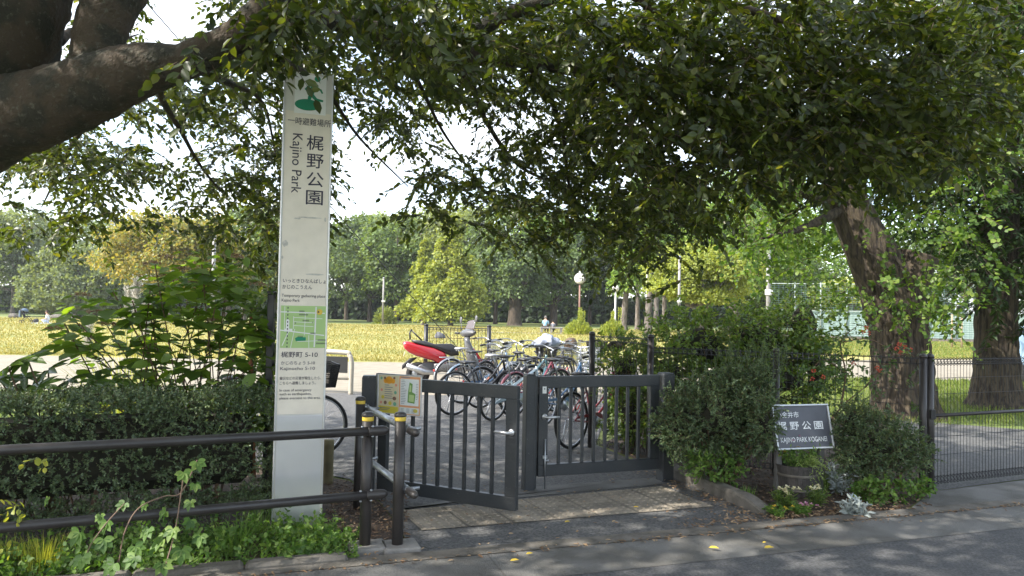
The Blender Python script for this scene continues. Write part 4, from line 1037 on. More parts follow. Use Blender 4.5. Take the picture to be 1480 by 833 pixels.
def bike(p, heading, col, label, Rw=.335, style='city', bar='cruiser', bk=None, seatc='black_plastic', fend=None, rack=True, wb=1.08, lean=0.03, refl='refl_red', seat_h=.86, turn=0, group=GB, cg=None):
    root = empty('bicycle', (p[0], p[1], .012), heading, label, 'bicycle', group); root.rotation_euler = (lean, 0, heading)
    fm = col; hub = Vector((0, 0, Rw)); fh = Vector((wb, 0, Rw)); bb = Vector((.44, 0, .28))
    st = Vector((.31, 0, .66)); sd_ = Vector((.24, 0, seat_h)); ht = Vector((wb-.20, 0, .86)); hb = Vector((wb-.155, 0, .66))
    if Rw < .3: hb = Vector((wb-.12, 0, .52)); ht = Vector((wb-.165, 0, .76)); st = Vector((.32, 0, .58))
    mb = MB()
    mb.tube([bb, st], .015, 8)
    if style == 'city': mb.tube(bez([bb, bb.lerp(hb, .5)+Vector((0, 0, -.03)), hb], 4), .019, 8); mb.tube(bez([bb+Vector((-.03, 0, .12)), bb.lerp(ht, .5)+Vector((0, 0, -.02)), ht-Vector((0, 0, .05))], 4), .014, 8)
    elif style == 'mixte':
        mb.tube([bb, hb], .018, 8)
        for s in (-1, 1): mb.tube([ht+Vector((0, s*.012, -.04)), st+Vector((0, s*.022, -.12)), hub+Vector((0, s*.05, 0))], .0125, 8)
    else: mb.tube([bb, hb], .018, 8); mb.tube([st-Vector((0, 0, .03)), ht-Vector((0, 0, .04))], .016, 8)
    mb.tube([hb-Vector((-.01, 0, .03)), ht], .02, 10)
    for s in (-1, 1):
        mb.tube([bb+Vector((0, s*.02, 0)), Vector((.2, s*.045, .30)), hub+Vector((0, s*.055, 0))], .009, 6)
        mb.tube([st+Vector((0, s*.015, -.02)), Vector((.16, s*.04, .5)), hub+Vector((0, s*.055, 0))], .008, 6)
        mb.tube(bez([hb+Vector((.01, s*.04, -.05)), hb.lerp(fh, .5)+Vector((-.01, s*.05, 0)), fh+Vector((0, s*.05, 0))], 3), .012, 6)
    mb.tube([hb+Vector((.01, -.05, -.05)), hb+Vector((.01, .05, -.05))], .014, 8)
    mb.build('frame', fm, root)
    wheel(root, 0, Rw, .018, reflect=refl); wheel(root, wb, Rw, .018)
    fe = fend or M['chrome']
    if fend is not False: fender(root, 0, Rw, 10, 190, fe); fender(root, wb, Rw, 35, 175, fe)
    mb = MB(); mb.tube([st-Vector((0, 0, .02)), sd_-Vector((0, 0, .03))], .0125, 8); mb.build('seat_post', M['chrome'], root)
    # saddle
    mb = MB(); vs = []; fs = []; sec = [(-.13, .085, .02), (-.10, .105, .03), (-.03, .095, .028), (.03, .05, .02), (.10, .026, .014), (.145, .015, .008)]; nn = 10
    for (x, hw, hh) in sec:
        for j in range(nn): a = 2*PI*j/nn; vs.append((sd_.x+x, hw*math.cos(a), sd_.z+hh*math.sin(a)*(1 if math.sin(a) > 0 else .9)))
    for i in range(len(sec)-1):
        for j in range(nn): fs.append((i*nn+j, i*nn+(j+1) % nn, (i+1)*nn+(j+1) % nn, (i+1)*nn+j))
    fs += [tuple(range(nn))[::-1], tuple((len(sec)-1)*nn+j for j in range(nn))]
    mb.add(vs, fs); sa = mb.build('saddle', M[seatc], root)
    mb = MB()
    for s in (-1, 1): mb.lathe([(.02, 0), (.022, .01), (.018, .02), (.022, .03), (.018, .04)], 8, Matrix.Translation((sd_.x-.09, s*.045, sd_.z-.05)))
    mb.build('spring', M['chrome'], sa)
    # handlebar on its stem (may be turned)
    T = Matrix.Translation(ht) @ Matrix.Rotation(turn, 4, 'Z')
    mb = MB(T); mb.tube([(0, 0, -.02), (-.025, 0, .10), (.03, 0, .125)], .012, 8)
    grips = []
    for s in (-1, 1):
        if bar == 'cruiser': pts = bez([(.03, 0, .125), (.04, s*.10, .15), (.0, s*.22, .19), (-.13, s*.27, .185), (-.24, s*.285, .17)], 5); grips.append((pts[-5], pts[-1]))
        else: pts = [Vector((.03, 0, .125)), Vector((.02, s*.30, .14))]; grips.append((Vector((.022, s*.20, .135)), pts[-1]))
        mb.tube(pts, .0105, 7)
    mb.build('handlebar', M['chrome'] if bar == 'cruiser' else M['black_plastic'], root)
    for a, b in grips:
        mb = MB(T); mb.tube([a, b+(b-a).normalized()*.01], .017, 8); mb.build('grip', M['black_plastic'], root)
        mb = MB(T); d_ = (b-a).normalized(); mb.tube([a+Vector((.0, 0, -.01)), a+Vector((.045, 0, -.03)), a+Vector((.045, 0, -.03))+d_*.09], .0055, 5); mb.build('brake_lever', M['chrome'], root)
    mb = MB(T); mb.tube(bez([(.04, .05, .14), (.16, .06, .10), (.12, .03, -.06), (.03, .0, -.14)], 5), .0035, 4); mb.build('brake_cable', M['black_plastic'], root)
    # crank, pedals, chain guard
    mb = MB(); mb.lathe([(.09, -.004), (.09, .004)], 24, Matrix.Translation(bb+Vector((0, -.055, 0))) @ Matrix.Rotation(PI/2, 4, 'X')); mb.tube([bb+Vector((0, -.07, 0)), bb+Vector((.12, -.07, -.11))], .009, 6); mb.tube([bb+Vector((0, .07, 0)), bb+Vector((-.12, .07, .11))], .009, 6); mb.tube([bb+Vector((0, -.07, 0)), bb+Vector((0, .07, 0))], .018, 8); mb.build('crank', M['steel'], root)
    for s, dx, dz in ((-1, .12, -.11), (1, -.12, .11)):
        mb = MB(); mb.box(bb+Vector((dx, s*.12, dz)), (.085, .08, .022), bev=.004); mb.build('pedal', M['black_plastic'], root)
    gpf = [(bb.x+.125, bb.z+.02), (bb.x+.10, bb.z+.085), (bb.x, bb.z+.115), (.02, Rw+.05), (-.04, Rw+.01), (-.0, Rw+.02), (bb.x-.02, bb.z+.075), (bb.x+.08, bb.z+.03)]
    mb = MB(); mb.add([(a, -.066, b) for a, b in gpf]+[(a, -.074, b) for a, b in gpf],
                      [tuple(range(8)), tuple(range(8, 16))[::-1]]+[(i, 8+i, 8+(i+1) % 8, (i+1) % 8) for i in range(8)], False); mb.build('chain_guard', cg or fm, root)
    mb = MB(); mb.tube([(-.01, .07, Rw), (-.05, .11, .012)], .008, 6); mb.tube([(-.08, .10, .012), (-.02, .115, .012)], .008, 6); mb.build('kickstand', M['steel'], root)
    if rack:
        mb = MB()
        for s in (-1, 1): mb.tube([st+Vector((-.02, s*.03, .0)), Vector((.15, s*.055, .705*Rw/.335)), Vector((-.22, s*.055, .70*Rw/.335)), Vector((-.24, 0, .70*Rw/.335))], .006, 6); mb.tube([Vector((-.08, s*.055, .70*Rw/.335)), Vector((0, s*.06, Rw))], .005, 5)
        for k in range(3): mb.tube([Vector((.08-.12*k, -.055, .70*Rw/.335)), Vector((.08-.12*k, .055, .70*Rw/.335))], .004, 5)
        mb.build('rack', M['chrome'] if fend is None else M['black_plastic'], root)
        mb = MB(); mb.box((-.335*1.05, 0, Rw+.12), (.02, .05, .04), bev=.006); mb.build('tail_light', M['refl_red'], root)
    if bk:
        bm_, solid = bk; basket(root, ht.x+.24, ht.z-.10, .36, .28, .24, M[bm_], solid)
        mb = MB(); mb.ball((ht.x+.17, 0, ht.z-.16), (.045, .03, .03), 10, 6); mb.build('headlamp', M['chrome'], root)
    return root
M['b_black'] = cyc('bike_black', (.012, .012, .015)); M['b_silver'] = cyc('bike_silver_blue', (.42, .52, .58), metal=.3); M['b_red'] = cyc('bike_dark_red', (.22, .02, .025))
M['b_blue'] = cyc('bike_blue', (.06, .13, .25)); M['b_white'] = cyc('bike_white', (.16, .16, .17)); M['b_teal'] = cyc('bike_teal', (.05, .13, .15)); M['b_grey'] = cyc('bike_grey', (.08, .085, .09)); M['b_pink'] = cyc('bike_pink', (.25, .05, .08))
M['saddle_grey'] = pm('grey_saddle', (.3, .3, .32), .5)
def K(px, py): p = G(px, py); return (p.x, p.y)
bike(K(655, 602), R(36), M['b_black'], 'black city bicycle whose thin rear wheel shows through the open gate leaf', fend=False, rack=False, seat_h=.80)
bike(D(650, 560, 14.1).xy, R(34), M['b_grey'], 'bicycle with a bright silver mudguard, farthest back beside the red scooter', seatc='saddle_grey', bk=('steel', False))
bike(D(667, 570, 12.7).xy, R(34), M['b_blue'], 'bicycle with a pale blue mudguard beside the red scooter', fend=cyc('pale_blue_fender', (.16, .22, .3)), seatc='black_plastic', seat_h=.88)
bike(D(694, 580, 12.1).xy, R(38), M['b_white'], 'bicycle with thick black tyre and orange wheel reflector', fend=M['b_black'], refl='refl_orange', seatc='saddle_grey')
bike(K(712, 610), R(42), M['b_silver'], 'small-wheeled bicycle with silver-blue twin tubes and black saddle', Rw=.255, style='mixte', fend=False, rack=False, wb=1.0, seat_h=.93, bar='flat')
bike(D(742, 590, 11.2).xy, R(48), M['b_pink'], 'bicycle with a dark pink frame, partly hidden behind the middle gate post', fend=cyc('pink_fender', (.22, .05, .07)), bk=('black_paint', False))
bike(D(765, 590, 11.9).xy, R(72), M['b_teal'], 'teal mountain bicycle with a long straight black handlebar', style='diamond', bar='flat', fend=False, rack=False, seat_h=.84, turn=.25)
bike(D(785, 600, 10.3).xy, R(52), M['b_blue'], 'blue bicycle with a wide black saddle just left of the mesh fence post', fend=M['b_black'], bk=('steel', False), seat_h=.92)
c9 = bike(D(738, 560, 13.0).xy, R(55), M['b_grey'], 'bicycle with a crumpled silvery cover over its front basket', bk=('black_paint', True))
c10 = bike(D(768, 550, 14.2).xy, R(46), M['b_white'], 'bicycle with chrome swept handlebar and a brown bag in its wire basket', bk=('steel', False), seat_h=.82)
bike(D(812, 550, 14.6).xy, R(48), M['b_black'], 'bicycle with a solid dark rear-row basket next to the hedge post', bk=('black_paint', True), bar='flat')
bike(D(700, 560, 13.6).xy, R(50), M['b_black'], 'bicycle with black swept handlebar in front of the mesh barrier', bk=None, fend=M['b_black'])
bike(K(826, 651), R(50), M['b_red'], 'dark red bicycle whose large rear wheel shows through the closed gate leaf', fend=False, rack=False, seat_h=.86, bk=('steel', False), lean=-.02, wb=1.1)
bike(D(800, 600, 11.9).xy, R(58), M['b_white'], 'white bicycle with chrome basket crowded against the hedge', bk=('steel', False), fend=M['b_black'])
p = G(456, 663); h_ = R(28)
bike((p.x-math.cos(h_)*1.08, p.y-math.sin(h_)*1.08), h_, M['b_grey'], 'bicycle parked behind the sign pillar, dark basket and front wheel peeping out', bk=('black_paint', True), fend=False, group=None, turn=-.1)
# cloth cover on a basket, brown bag in another
def local_to_world(root, v): return Matrix.Translation(root.location) @ root.rotation_euler.to_matrix().to_4x4() @ Vector(v)
def lump(name, mat, c, r, label, cat, amp=.25, seed=0, f=4, seg=26, rings=16, flatb=True):
    mb = MB(); mb.ball((0, 0, 0), r, seg, rings)
    for i, v in enumerate(mb.v):
        k = 1+amp*(noise.noise(v*f*1.0+Vector((seed, 0, 0)))+.5*noise.noise(v*f*2.6+Vector((0, seed, 0))))
        mb.v[i] = v*k+Vector(c)
        if flatb and mb.v[i].z < c[2]-r[2]*.6: mb.v[i].z = c[2]-r[2]*.6
    return tag(mb.build(name, mat, None, c), label, cat)
c = local_to_world(c9, (1.10, 0, 1.02))
lump('cloth_cover', pm('silvery_cloth', (.30, .33, .42), .5, 0, .3, 6), c, (.22, .28, .15), 'crumpled silver-grey cloth bundled over a bicycle basket', 'cover', .45, 2, 6, 44, 24)
c = local_to_world(c10, (1.12, 0, .94))
bag = lump('bag', pm('brown_bag', (.10, .065, .04), .7), c, (.14, .17, .15), 'brown bag sitting in the wire basket of a bicycle', 'bag', .12, 5, 4)

# ================================================================== SCOOTER
p = D(604, 545, 15.6)
sc_ = empty('motor_scooter', (p.x, p.y, .01), R(9), 'red motor scooter with black seat, grab rail and dark leg shield', 'scooter')
sc_.rotation_euler = (R(-4), 0, R(9)); sc_.scale = (1.12, 1.1, 1.10)
M['s_red'] = pm('scooter_red', (.36, .008, .014), .22, coat=.8); M['s_grey'] = pm('scooter_dark_grey', (.09, .09, .095), .35, coat=.3); M['glass_smoke'] = pm('smoky_plastic', (.12, .10, .10), .15)
def slab(prof, hw, mat, name, root=sc_, top=1.0, ycen=0):
    cx = sum(a for a, b in prof)/len(prof); cz = sum(b for a, b in prof)/len(prof); n = len(prof); vs = []; fs = []
    for y, s in ((-hw, .72), (-hw*.88, .9), (-hw*.6, 1), (hw*.6, 1), (hw*.88, .9), (hw, .72)):
        for a, b in prof: vs.append((cx+(a-cx)*(s*.4+.6), y+ycen, cz+(b-cz)*s))
    for k in range(5):
        for i in range(n): fs.append((k*n+i, k*n+(i+1) % n, (k+1)*n+(i+1) % n, (k+1)*n+i))
    fs += [tuple(range(n))[::-1], tuple(5*n+i for i in range(n))]
    mb = MB(); mb.add(vs, fs); return mb.build(name, mat, root)
for cx in (0, 1.27):
    mb = MB(); torus(mb, (cx, 0, .225), .165, .06, 30, 10); ww = mb.build('wheel', M['black_rubber'], sc_)
    mb = MB(); mb.lathe([(.125, -.04), (.13, 0), (.125, .04), (.05, .045)], 20, Matrix.Translation((cx, 0, .225)) @ Matrix.Rotation(PI/2, 4, 'X')); mb.build('rim', M['steel'], ww)
slab([(-.27, .70), (-.30, .82), (-.22, .84), (0, .79), (.3, .72), (.50, .62), (.56, .48), (.52, .38), (.42, .40), (.25, .48), (-.02, .55), (-.18, .62)], .155, M['s_red'], 'tail_body')
slab([(-.245, .735), (-.235, .81), (-.12, .80), (-.10, .74), (-.18, .70)], .10, pm('tail_lens', (.6, .25, .2), .15), 'tail_light')
slab([(-.12, .83), (-.14, .87), (.10, .85), (.30, .79), (.46, .80), (.62, .80), (.74, .72), (.76, .58), (.62, .56), (.45, .64), (.2, .74)], .15, M['black_plastic'], 'seat')
slab([(.3, .28), (.28, .42), (.62, .45), (1.02, .38), (1.02, .29), (.6, .24)], .15, M['s_grey'], 'floorboard')
slab([(-.02, .18), (-.05, .34), (.12, .46), (.42, .44), (.45, .26), (.2, .20)], .09, M['s_grey'], 'engine', ycen=.02)
slab([(.96, .34), (.90, .62), (.86, .92), (.93, .94), (1.02, .72), (1.12, .50), (1.16, .36), (1.06, .30)], .19, M['s_grey'], 'leg_shield')
slab([(1.06, .46), (1.0, .66), (.98, .74), (1.03, .73), (1.12, .62), (1.22, .44), (1.12, .40)], .15, M['s_red'], 'front_panel')
slab([(1.05, .36), (1.04, .46), (1.2, .52), (1.4, .48), (1.46, .36), (1.3, .44)], .075, M['s_red'], 'front_fender')
mb = MB()
for s in (-1, 1): mb.tube([(1.06, s*.08, .5), (1.27, s*.09, .225)], .02, 8)
mb.build('fork', M['s_grey'], sc_)
T = Matrix.Translation((.93, 0, .98)) @ Matrix.Rotation(.45, 4, 'Z')
mb = MB(T)
vs = []; fs = []; sec = [(-.27, .025, .02), (-.2, .05, .045), (-.1, .085, .075), (0, .11, .085), (.1, .085, .075), (.2, .05, .045), (.27, .025, .02)]; nn = 12
for (y, rx, rz2) in sec:
    for j in range(nn): a = 2*PI*j/nn; vs.append((rx*math.cos(a), y, rz2*math.sin(a)+.03+.0*y))
for i in range(6):
    for j in range(nn): fs.append((i*nn+j, i*nn+(j+1) % nn, (i+1)*nn+(j+1) % nn, (i+1)*nn+j))
fs += [tuple(range(nn))[::-1], tuple(6*nn+j for j in range(nn))]
mb.add(vs, fs); mb.tube([(0, 0, -.1), (0, 0, .02)], .05, 10); hc = mb.build('handlebar_cowl', M['s_grey'], sc_)
for s in (-1, 1):
    mb = MB(T); mb.tube([(-.01, s*.26, .035), (-.06, s*.37, .04)], .02, 8); mb.build('grip', M['black_plastic'], sc_)
mb = MB(T); mb.ball((.09, 0, .03), (.03, .07, .05), 12, 7); mb.build('headlight', pm('lamp_glass', (.6, .6, .6), .1), sc_)
mb = MB(T); vs = []; 
for i in range(7):
    for j in range(5): y = (i-3)*.055; t = j/4; vs.append((.07+.05*t-abs(y)*.25, y*(1-.25*t), .09+.2*t-y*y*.9*t))
fs = [(i*5+j, (i+1)*5+j, (i+1)*5+j+1, i*5+j+1) for i in range(6) for j in range(4)]
mb.add(vs, fs); ws = mb.build('windscreen', M['glass_smoke'], sc_); sm_ = ws.modifiers.new('s', 'SOLIDIFY'); sm_.thickness = .004
for s in (-1, 1):
    mb = MB(T); mb.tube([(0, s*.2, .06), (.0, s*.24, .16), (.01, s*.27, .25)], .006, 6); mb.ball((.01, s*.28, .30), (.015, .045, .065), 12, 8); mb.build('mirror', M['s_grey'], sc_)
mb = MB(); mb.tube([(-.16, -.09, .87), (-.17, -.09, 1.0), (-.14, -.05, 1.06), (-.14, .05, 1.06), (-.17, .09, 1.0), (-.16, .09, .87)], .014, 8)
for s in (-1, 1): mb.tube([(-.14, s*.05, 1.05), (.06, s*.10, .86)], .012, 6)
for k in range(3): mb.tube([(-.165+.0*k, -.085, .90+k*.04), (-.165, .085, .90+k*.04)], .008, 6)
mb.build('grab_rail', M['black_plastic'], sc_)
mb = MB(); mb.tube([(.35, -.15, .24), (.1, -.16, .26), (-.22, -.17, .38)], [.035, .06, .055], 14); mb.build('muffler', M['steel'], sc_)
slab([(-.30, .30), (-.30, .38), (-.16, .52), (-.02, .54), (-.10, .46), (-.2, .36)], .05, M['black_plastic'], 'rear_fender')
mb = MB(); mb.box((-.265, 0, .60), (.008, .12, .09), M=Matrix.Rotation(R(15), 4, 'Y')); mb.build('plate', M['white'], sc_)
mb = MB(); mb.tube([(.35, .08, .25), (.33, .26, .012)], .012, 8); mb.build('side_stand', M['steel'], sc_)

# ================================================================== SHRUBS, HEDGE, BEDS
M['leaf_hedge'] = leafm('hedge_leaves', [(.055, .09, .05), (.09, .135, .07), (.125, .175, .09), (.17, .22, .10)], trans=.2, rough=.4, spec=.5)
M['leaf_box'] = leafm('boxleaf_shrub_leaves', [(.045, .08, .04), (.075, .12, .06), (.11, .16, .075), (.15, .20, .085)], trans=.2, rough=.45)
M['leaf_hyd'] = leafm('hydrangea_leaves', [(.06, .10, .02), (.09, .15, .03), (.13, .20, .04), (.17, .23, .05)], trans=.42, rough=.42, spec=.5, tcol=(2.4, 2.6, .5))
M['leaf_broad'] = leafm('broad_shrub_leaves', [(.045, .085, .02), (.08, .145, .03), (.13, .21, .045), (.20, .26, .06)], trans=.35, rough=.4, spec=.5)
M['leaf_weed'] = leafm('weed_leaves', [(.06, .12, .03), (.10, .19, .04), (.16, .26, .06), (.22, .30, .08)], trans=.4, rough=.55, tcol=(1.6, 1.8, .6))
M['leaf_yellow'] = leafm('yellowing_leaves', [(.25, .30, .05), (.35, .36, .08)], trans=.4)
M['leaf_silver'] = leafm('silver_leaves', [(.30, .34, .33), (.44, .48, .46)], trans=.15, rough=.8, tcol=(1, 1, 1))
M['leaf_rose'] = leafm('rose_leaves', [(.04, .08, .03), (.07, .12, .045), (.10, .17, .06)], trans=.3, rough=.45)
M['petal_red'] = leafm('coral_petals', [(.50, .09, .05), (.62, .17, .10)], trans=.3, tcol=(1, .8, .8))
M['petal_cream'] = leafm('cream_petals', [(.80, .72, .42), (.82, .78, .58)], trans=.3, tcol=(1, 1, 1))
M['petal_yellow'] = leafm('yellow_petals', [(.75, .50, .03), (.80, .62, .08)], trans=.3, tcol=(1, 1, .8))
M['petal_pink'] = leafm('pink_petals', [(.60, .22, .38), (.75, .5, .6)], trans=.3, tcol=(1, 1, 1))
M['dry_head'] = leafm('faded_flower_heads', [(.20, .12, .06), (.33, .22, .13), (.42, .33, .22)], trans=.25, tcol=(1, .9, .7))
M['stem_green'] = pm('green_stem', (.10, .13, .04), .7)
M['stem_brown'] = pm('brown_stem', (.16, .10, .06), .85, var=.3)
M['core'] = pm('dark_core_fill', (.03, .028, .016), .95, 0, .5, 20)  # dark filler for the solid cores added inside hedge and shrubs

# the clipped hedge
hb0 = g1+Vector((-.80, .52, 0)); hd_ = rd; hn = Vector((-rd.y, rd.x, 0)); HLn = 4.2; HT = .56; Hz0, Hz1 = .19, .935
hg = empty('clipped_hedge', hb0, 0, 'dense dark small-leaved clipped hedge behind the long two-bar railing', 'hedge')
def hp(s, t, z): p = hb0-hd_*s+hn*t; return np.array([p.x, p.y, z])
S = []; Dr = []
def hz(s, t): return Hz1+.05*noise.noise(Vector((s*2.1, t*3, 0)))-.03*max(0, .25-s)
for _ in range(2900):        # front
    s = rng.uniform(0, HLn); z = rng.uniform(Hz0-.03, Hz1); b = .06*noise.noise(Vector((s*2.5, z*4, 3)))+.03*noise.noise(Vector((s*8, z*9, 3)))
    S.append(hp(s, -.02-b, z)); Dr.append(np.array(-hn)*.9+rng.normal(0, .5, 3)+np.array([0, 0, .15]))
for _ in range(1900):
    s = rng.uniform(-.02, HLn); t = rng.uniform(0, HT); S.append(hp(s, t, hz(s, t)-.01)); Dr.append(np.array([0, 0, .8])+rng.normal(0, .5, 3))
for _ in range(1000):       # rounded upper edge
    s = rng.uniform(0, HLn); S.append(hp(s, abs(rng.normal(0, .06))-.03, hz(s, 0)-abs(rng.normal(0, .07)))); Dr.append(np.array(-hn)*.5+rng.normal(0, .5, 3)+np.array([0, 0, .5]))
for _ in range(420):
    t = rng.uniform(0, HT); z = rng.uniform(Hz0, Hz1); S.append(hp(0, t, z)); Dr.append(np.array(hd_)*.9+rng.normal(0, .5, 3))
for _ in range(1300):        # ragged underside
    s = rng.uniform(0, HLn); S.append(hp(s, rng.uniform(0, HT*.6), Hz0+rng.uniform(-.07, .08))); Dr.append(np.array([0, 0, -.5])-np.array(hn)*.4+rng.normal(0, .5, 3))
Lf = Leaves(); Lf.sprigs(np.array(S), np.array(Dr), rng.uniform(.05, .11, len(S)), 13, .021, .0125, .8, .0, .6, twig=.0014, flat=.2)
S = np.array([hp(rng.uniform(0, HLn), rng.uniform(0, HT), Hz1) for _ in range(90)]); Lf.sprigs(S, np.array([0, 0, 1.])+rng.normal(0, .3, (90, 3)), rng.uniform(.08, .17, 90), 14, .02, .011, .8, .05, .5, twig=.0015)
Lf.build('foliage', M['leaf_hedge'], hg, hb0); Lf.twigs('twigs', M['stem_brown'], hg, hb0)
mb = MB(); c = hb0-hd_*(HLn/2+.03)+hn*(HT/2+.02); mb.box((c.x, c.y, (Hz0+Hz1)/2-.01), (HLn-.16, HT-.12, Hz1-Hz0-.24), rz=math.atan2(rd.y, rd.x), bev=.08); mb.build('dark_core', M['core'], hg, hb0)  # solid dark box added inside the hedge to block the view through
for k in range(9):
    p = Vector(hp(.25+k*.46+rng.uniform(-.1, .1), HT*.4+rng.uniform(-.12, .12), 0)); mb = MB(); limb(mb, [p-Vector((0, 0, .02)), p+Vector((rng.normal(0, .03), rng.normal(0, .03), .2)), p+Vector((rng.normal(0, .07), rng.normal(0, .07), .45))], [.022, .018, .014], 8, 4, .04)
    mb.build('stem', M['stem_brown'], hg, hb0)

def shrub(name, label, cat, blobs, mat, ll, lw, dens, Ls=.14, k=12, basepx=None, group=None, droop=.1, jit=.5, core=True, stems=6, shell=.45, up=.35, spread=.9):
    """blobs: (px, py, depth, half width px, half height px)"""
    c0 = D(*(basepx or (blobs[0][0], blobs[0][1], blobs[0][2]))); c0.z = 0
    root = empty(name, c0, 0, label, cat, group); Lf = Leaves(); mb = MB()
    for (px, py, d, wx, wy) in blobs:
        c = np.array(D(px, py, d)); r = np.array([wx/F*d, min(wx, wy*1.3)/F*d*.8, wy/F*d]); n = int(dens*wx*wy/1000)
        s = sph(n); rad = rng.uniform(shell, 1, (n, 1)); nn = np.array([1+.35*noise.noise(Vector(v)*2.3+Vector(c)) for v in s])[:, None]
        P = c+s*rad*r*nn; P[:, 2] = np.maximum(P[:, 2], .03)
        Lf.sprigs(P, s+rng.normal(0, .5, (n, 3))+np.array([0, 0, up]), rng.uniform(.6, 1.2, n)*Ls, k, ll, lw, spread, droop, jit, twig=.0018 if ll < .04 else .003)
        if stems:
            for q_ in range(stems):
                e = Vector(c+sph(1)[0]*r*.6); s0 = c0+Vector((rng.normal(0, .06), rng.normal(0, .06), -.02)); trunk_tube(mb, [s0, s0.lerp(e, .5)+Vector((rng.normal(0, .05), 0, .05)), e], [.012, .008, .004], 6, 4, 0)
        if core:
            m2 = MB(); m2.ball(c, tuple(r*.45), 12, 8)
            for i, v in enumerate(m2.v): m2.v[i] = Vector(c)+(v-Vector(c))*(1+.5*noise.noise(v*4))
            m2.build('dark_core', M['core'], root, c0)  # solid dark lump added in the middle of each leaf blob
    Lf.build('foliage', mat, root, c0); Lf.twigs('twigs', M['stem_brown'], root, c0)
    if stems: mb.build('stem', M['stem_brown'], root, c0)
    return root
S1 = shrub('shrub', 'large dark fine-leaved shrub between the gate post and the name sign', 'shrub', [(1030, 612, 6.95, 76, 66), (983, 614, 6.9, 34, 46), (1085, 585, 7.0, 36, 62), (1060, 568, 7.1, 50, 30), (1105, 612, 6.6, 18, 40)],
           M['leaf_box'], .027, .014, 280, .11, 13, basepx=(1045, 700, 6.95))
# long thin shoots on its top
Lf = Leaves(); n = 70; S = np.array([D(rng.uniform(1040, 1135), rng.uniform(520, 570), rng.uniform(7.0, 7.3)) for _ in range(n)])
Lf.sprigs(S, np.array([.1, 0, 1.])+rng.normal(0, .25, (n, 3)), rng.uniform(.2, .42, n), 24, .02, .008, .9, .05, .4, twig=.002); o_ = Vector(S1.location)
Lf.build('shoots', M['leaf_box'], S1, o_); Lf.twigs('twigs', M['stem_green'], S1, o_)
shrub('shrub', 'rounded dark fine-leaved shrub on thin bare stems between name sign and fence post', 'shrub', [(1264, 640, 6.75, 54, 46), (1232, 618, 6.8, 22, 40), (1308, 654, 6.7, 32, 30), (1240, 664, 6.7, 28, 24)],
      M['leaf_box'], .026, .0135, 270, .11, 13, basepx=(1262, 716, 6.75), stems=5)
shrub('shrub', 'tall broadleaf shrub mass behind the mesh fence, bright green on top', 'shrub', [(1010, 500, 9.0, 90, 50), (1100, 492, 9.0, 80, 52), (1160, 470, 9.0, 38, 55), (1120, 545, 8.8, 90, 55), (960, 545, 8.6, 50, 60), (1050, 560, 8.8, 80, 50), (1180, 540, 8.8, 30, 50)],
      M['leaf_broad'], .058, .032, 62, .22, 11, basepx=(1050, 640, 9.0), up=.6)
shrub('shrub', 'leafy shrub filling the mesh fence corner behind the closed gate leaf', 'shrub', [(905, 540, 8.75, 42, 42), (915, 600, 8.5, 40, 46), (960, 590, 8.3, 40, 60), (890, 500, 9.0, 26, 16)],
      M['leaf_broad'], .05, .028, 75, .18, 11, basepx=(915, 655, 8.6), up=.3)
shrub('leafy_plant', 'low light green broadleaf plant at the foot of the large dark shrub', 'plant', [(1040, 676, 6.7, 28, 22), (1012, 668, 6.8, 18, 14)], M['leaf_weed'], .05, .028, 110, .10, 8, core=False, stems=0)
shrub('leafy_plant', 'bright green low ground plants under the rounded shrub by the fence post', 'plant', [(1262, 712, 6.45, 26, 14), (1300, 712, 6.5, 28, 13), (1335, 706, 6.6, 14, 10)], M['leaf_weed'], .04, .028, 170, .09, 8, core=False, stems=0)
# rose growing on the fence
rs = empty('rose_bush', D(1185, 690, 7.15)*1, 0, 'sparse rose bush with coral red flowers climbing the fence above the name sign', 'rose bush'); ro = Vector((D(1185, 690, 7.15).x, 7.15, 0)); rs.location = ro
mb = MB(); Lf = Leaves(); Fl = Leaves()
def RB(pts, r=(.02, .01, .004)): limb(mb, [D(*p) for p in pts], list(r), 7, 5, .02)
RB([(1150, 690, 7.2), (1180, 640, 7.15), (1215, 590, 7.1), (1250, 560, 7.1)]); RB([(1215, 590, 7.1), (1222, 540, 7.1), (1215, 495, 7.1), (1240, 470, 7.1)], (.01, .007, .003)); RB([(1222, 540, 7.1), (1190, 520, 7.1), (1170, 540, 7.1)], (.008, .005, .003))
RB([(1250, 560, 7.1), (1290, 520, 7.1), (1320, 515, 7.05), (1335, 560, 7.0)], (.009, .006, .003)); RB([(1180, 640, 7.15), (1230, 650, 7.0)], (.012, .006)); RB([(1215, 495, 7.1), (1255, 490, 7.1), (1285, 505, 7.1)], (.007, .005, .003))
pts = [(1200+rng.normal(0, 22), 530+rng.normal(0, 26), 30) for _ in range(26)]+[(1235+rng.normal(0, 26), 482+rng.normal(0, 13), 20) for _ in range(16)]+[(1305+rng.normal(0, 18), 520+rng.normal(0, 10), 10) for _ in range(12)]+[(1325+rng.normal(0, 7), 560+rng.normal(0, 20), 6) for _ in range(7)]+[(1180+rng.normal(0, 18), 545+rng.normal(0, 18), 6) for _ in range(14)]+[(1240+rng.normal(0, 20), 560+rng.normal(0, 16), 6) for _ in range(12)]
S = np.array([D(a, b, rng.uniform(6.95, 7.25)) for a, b, _ in pts]); Lf.sprigs(S, sph(len(S))+np.array([0, 0, -.1]), .16, 9, .042, .026, 1., .3, .4, twig=.002)
for (a, b) in [(1252, 474), (1248, 480), (1256, 482), (1300, 498), (1308, 502), (1296, 504), (1316, 506), (1268, 532), (1272, 536), (1176, 536), (1174, 548), (1190, 545), (1302, 510), (1234, 525)]:
    c = np.array(D(a, b, 6.98)); s = sph(16); Fl.add(c+s*.008, s, s+rng.normal(0, .4, (16, 3)), .018, .017)
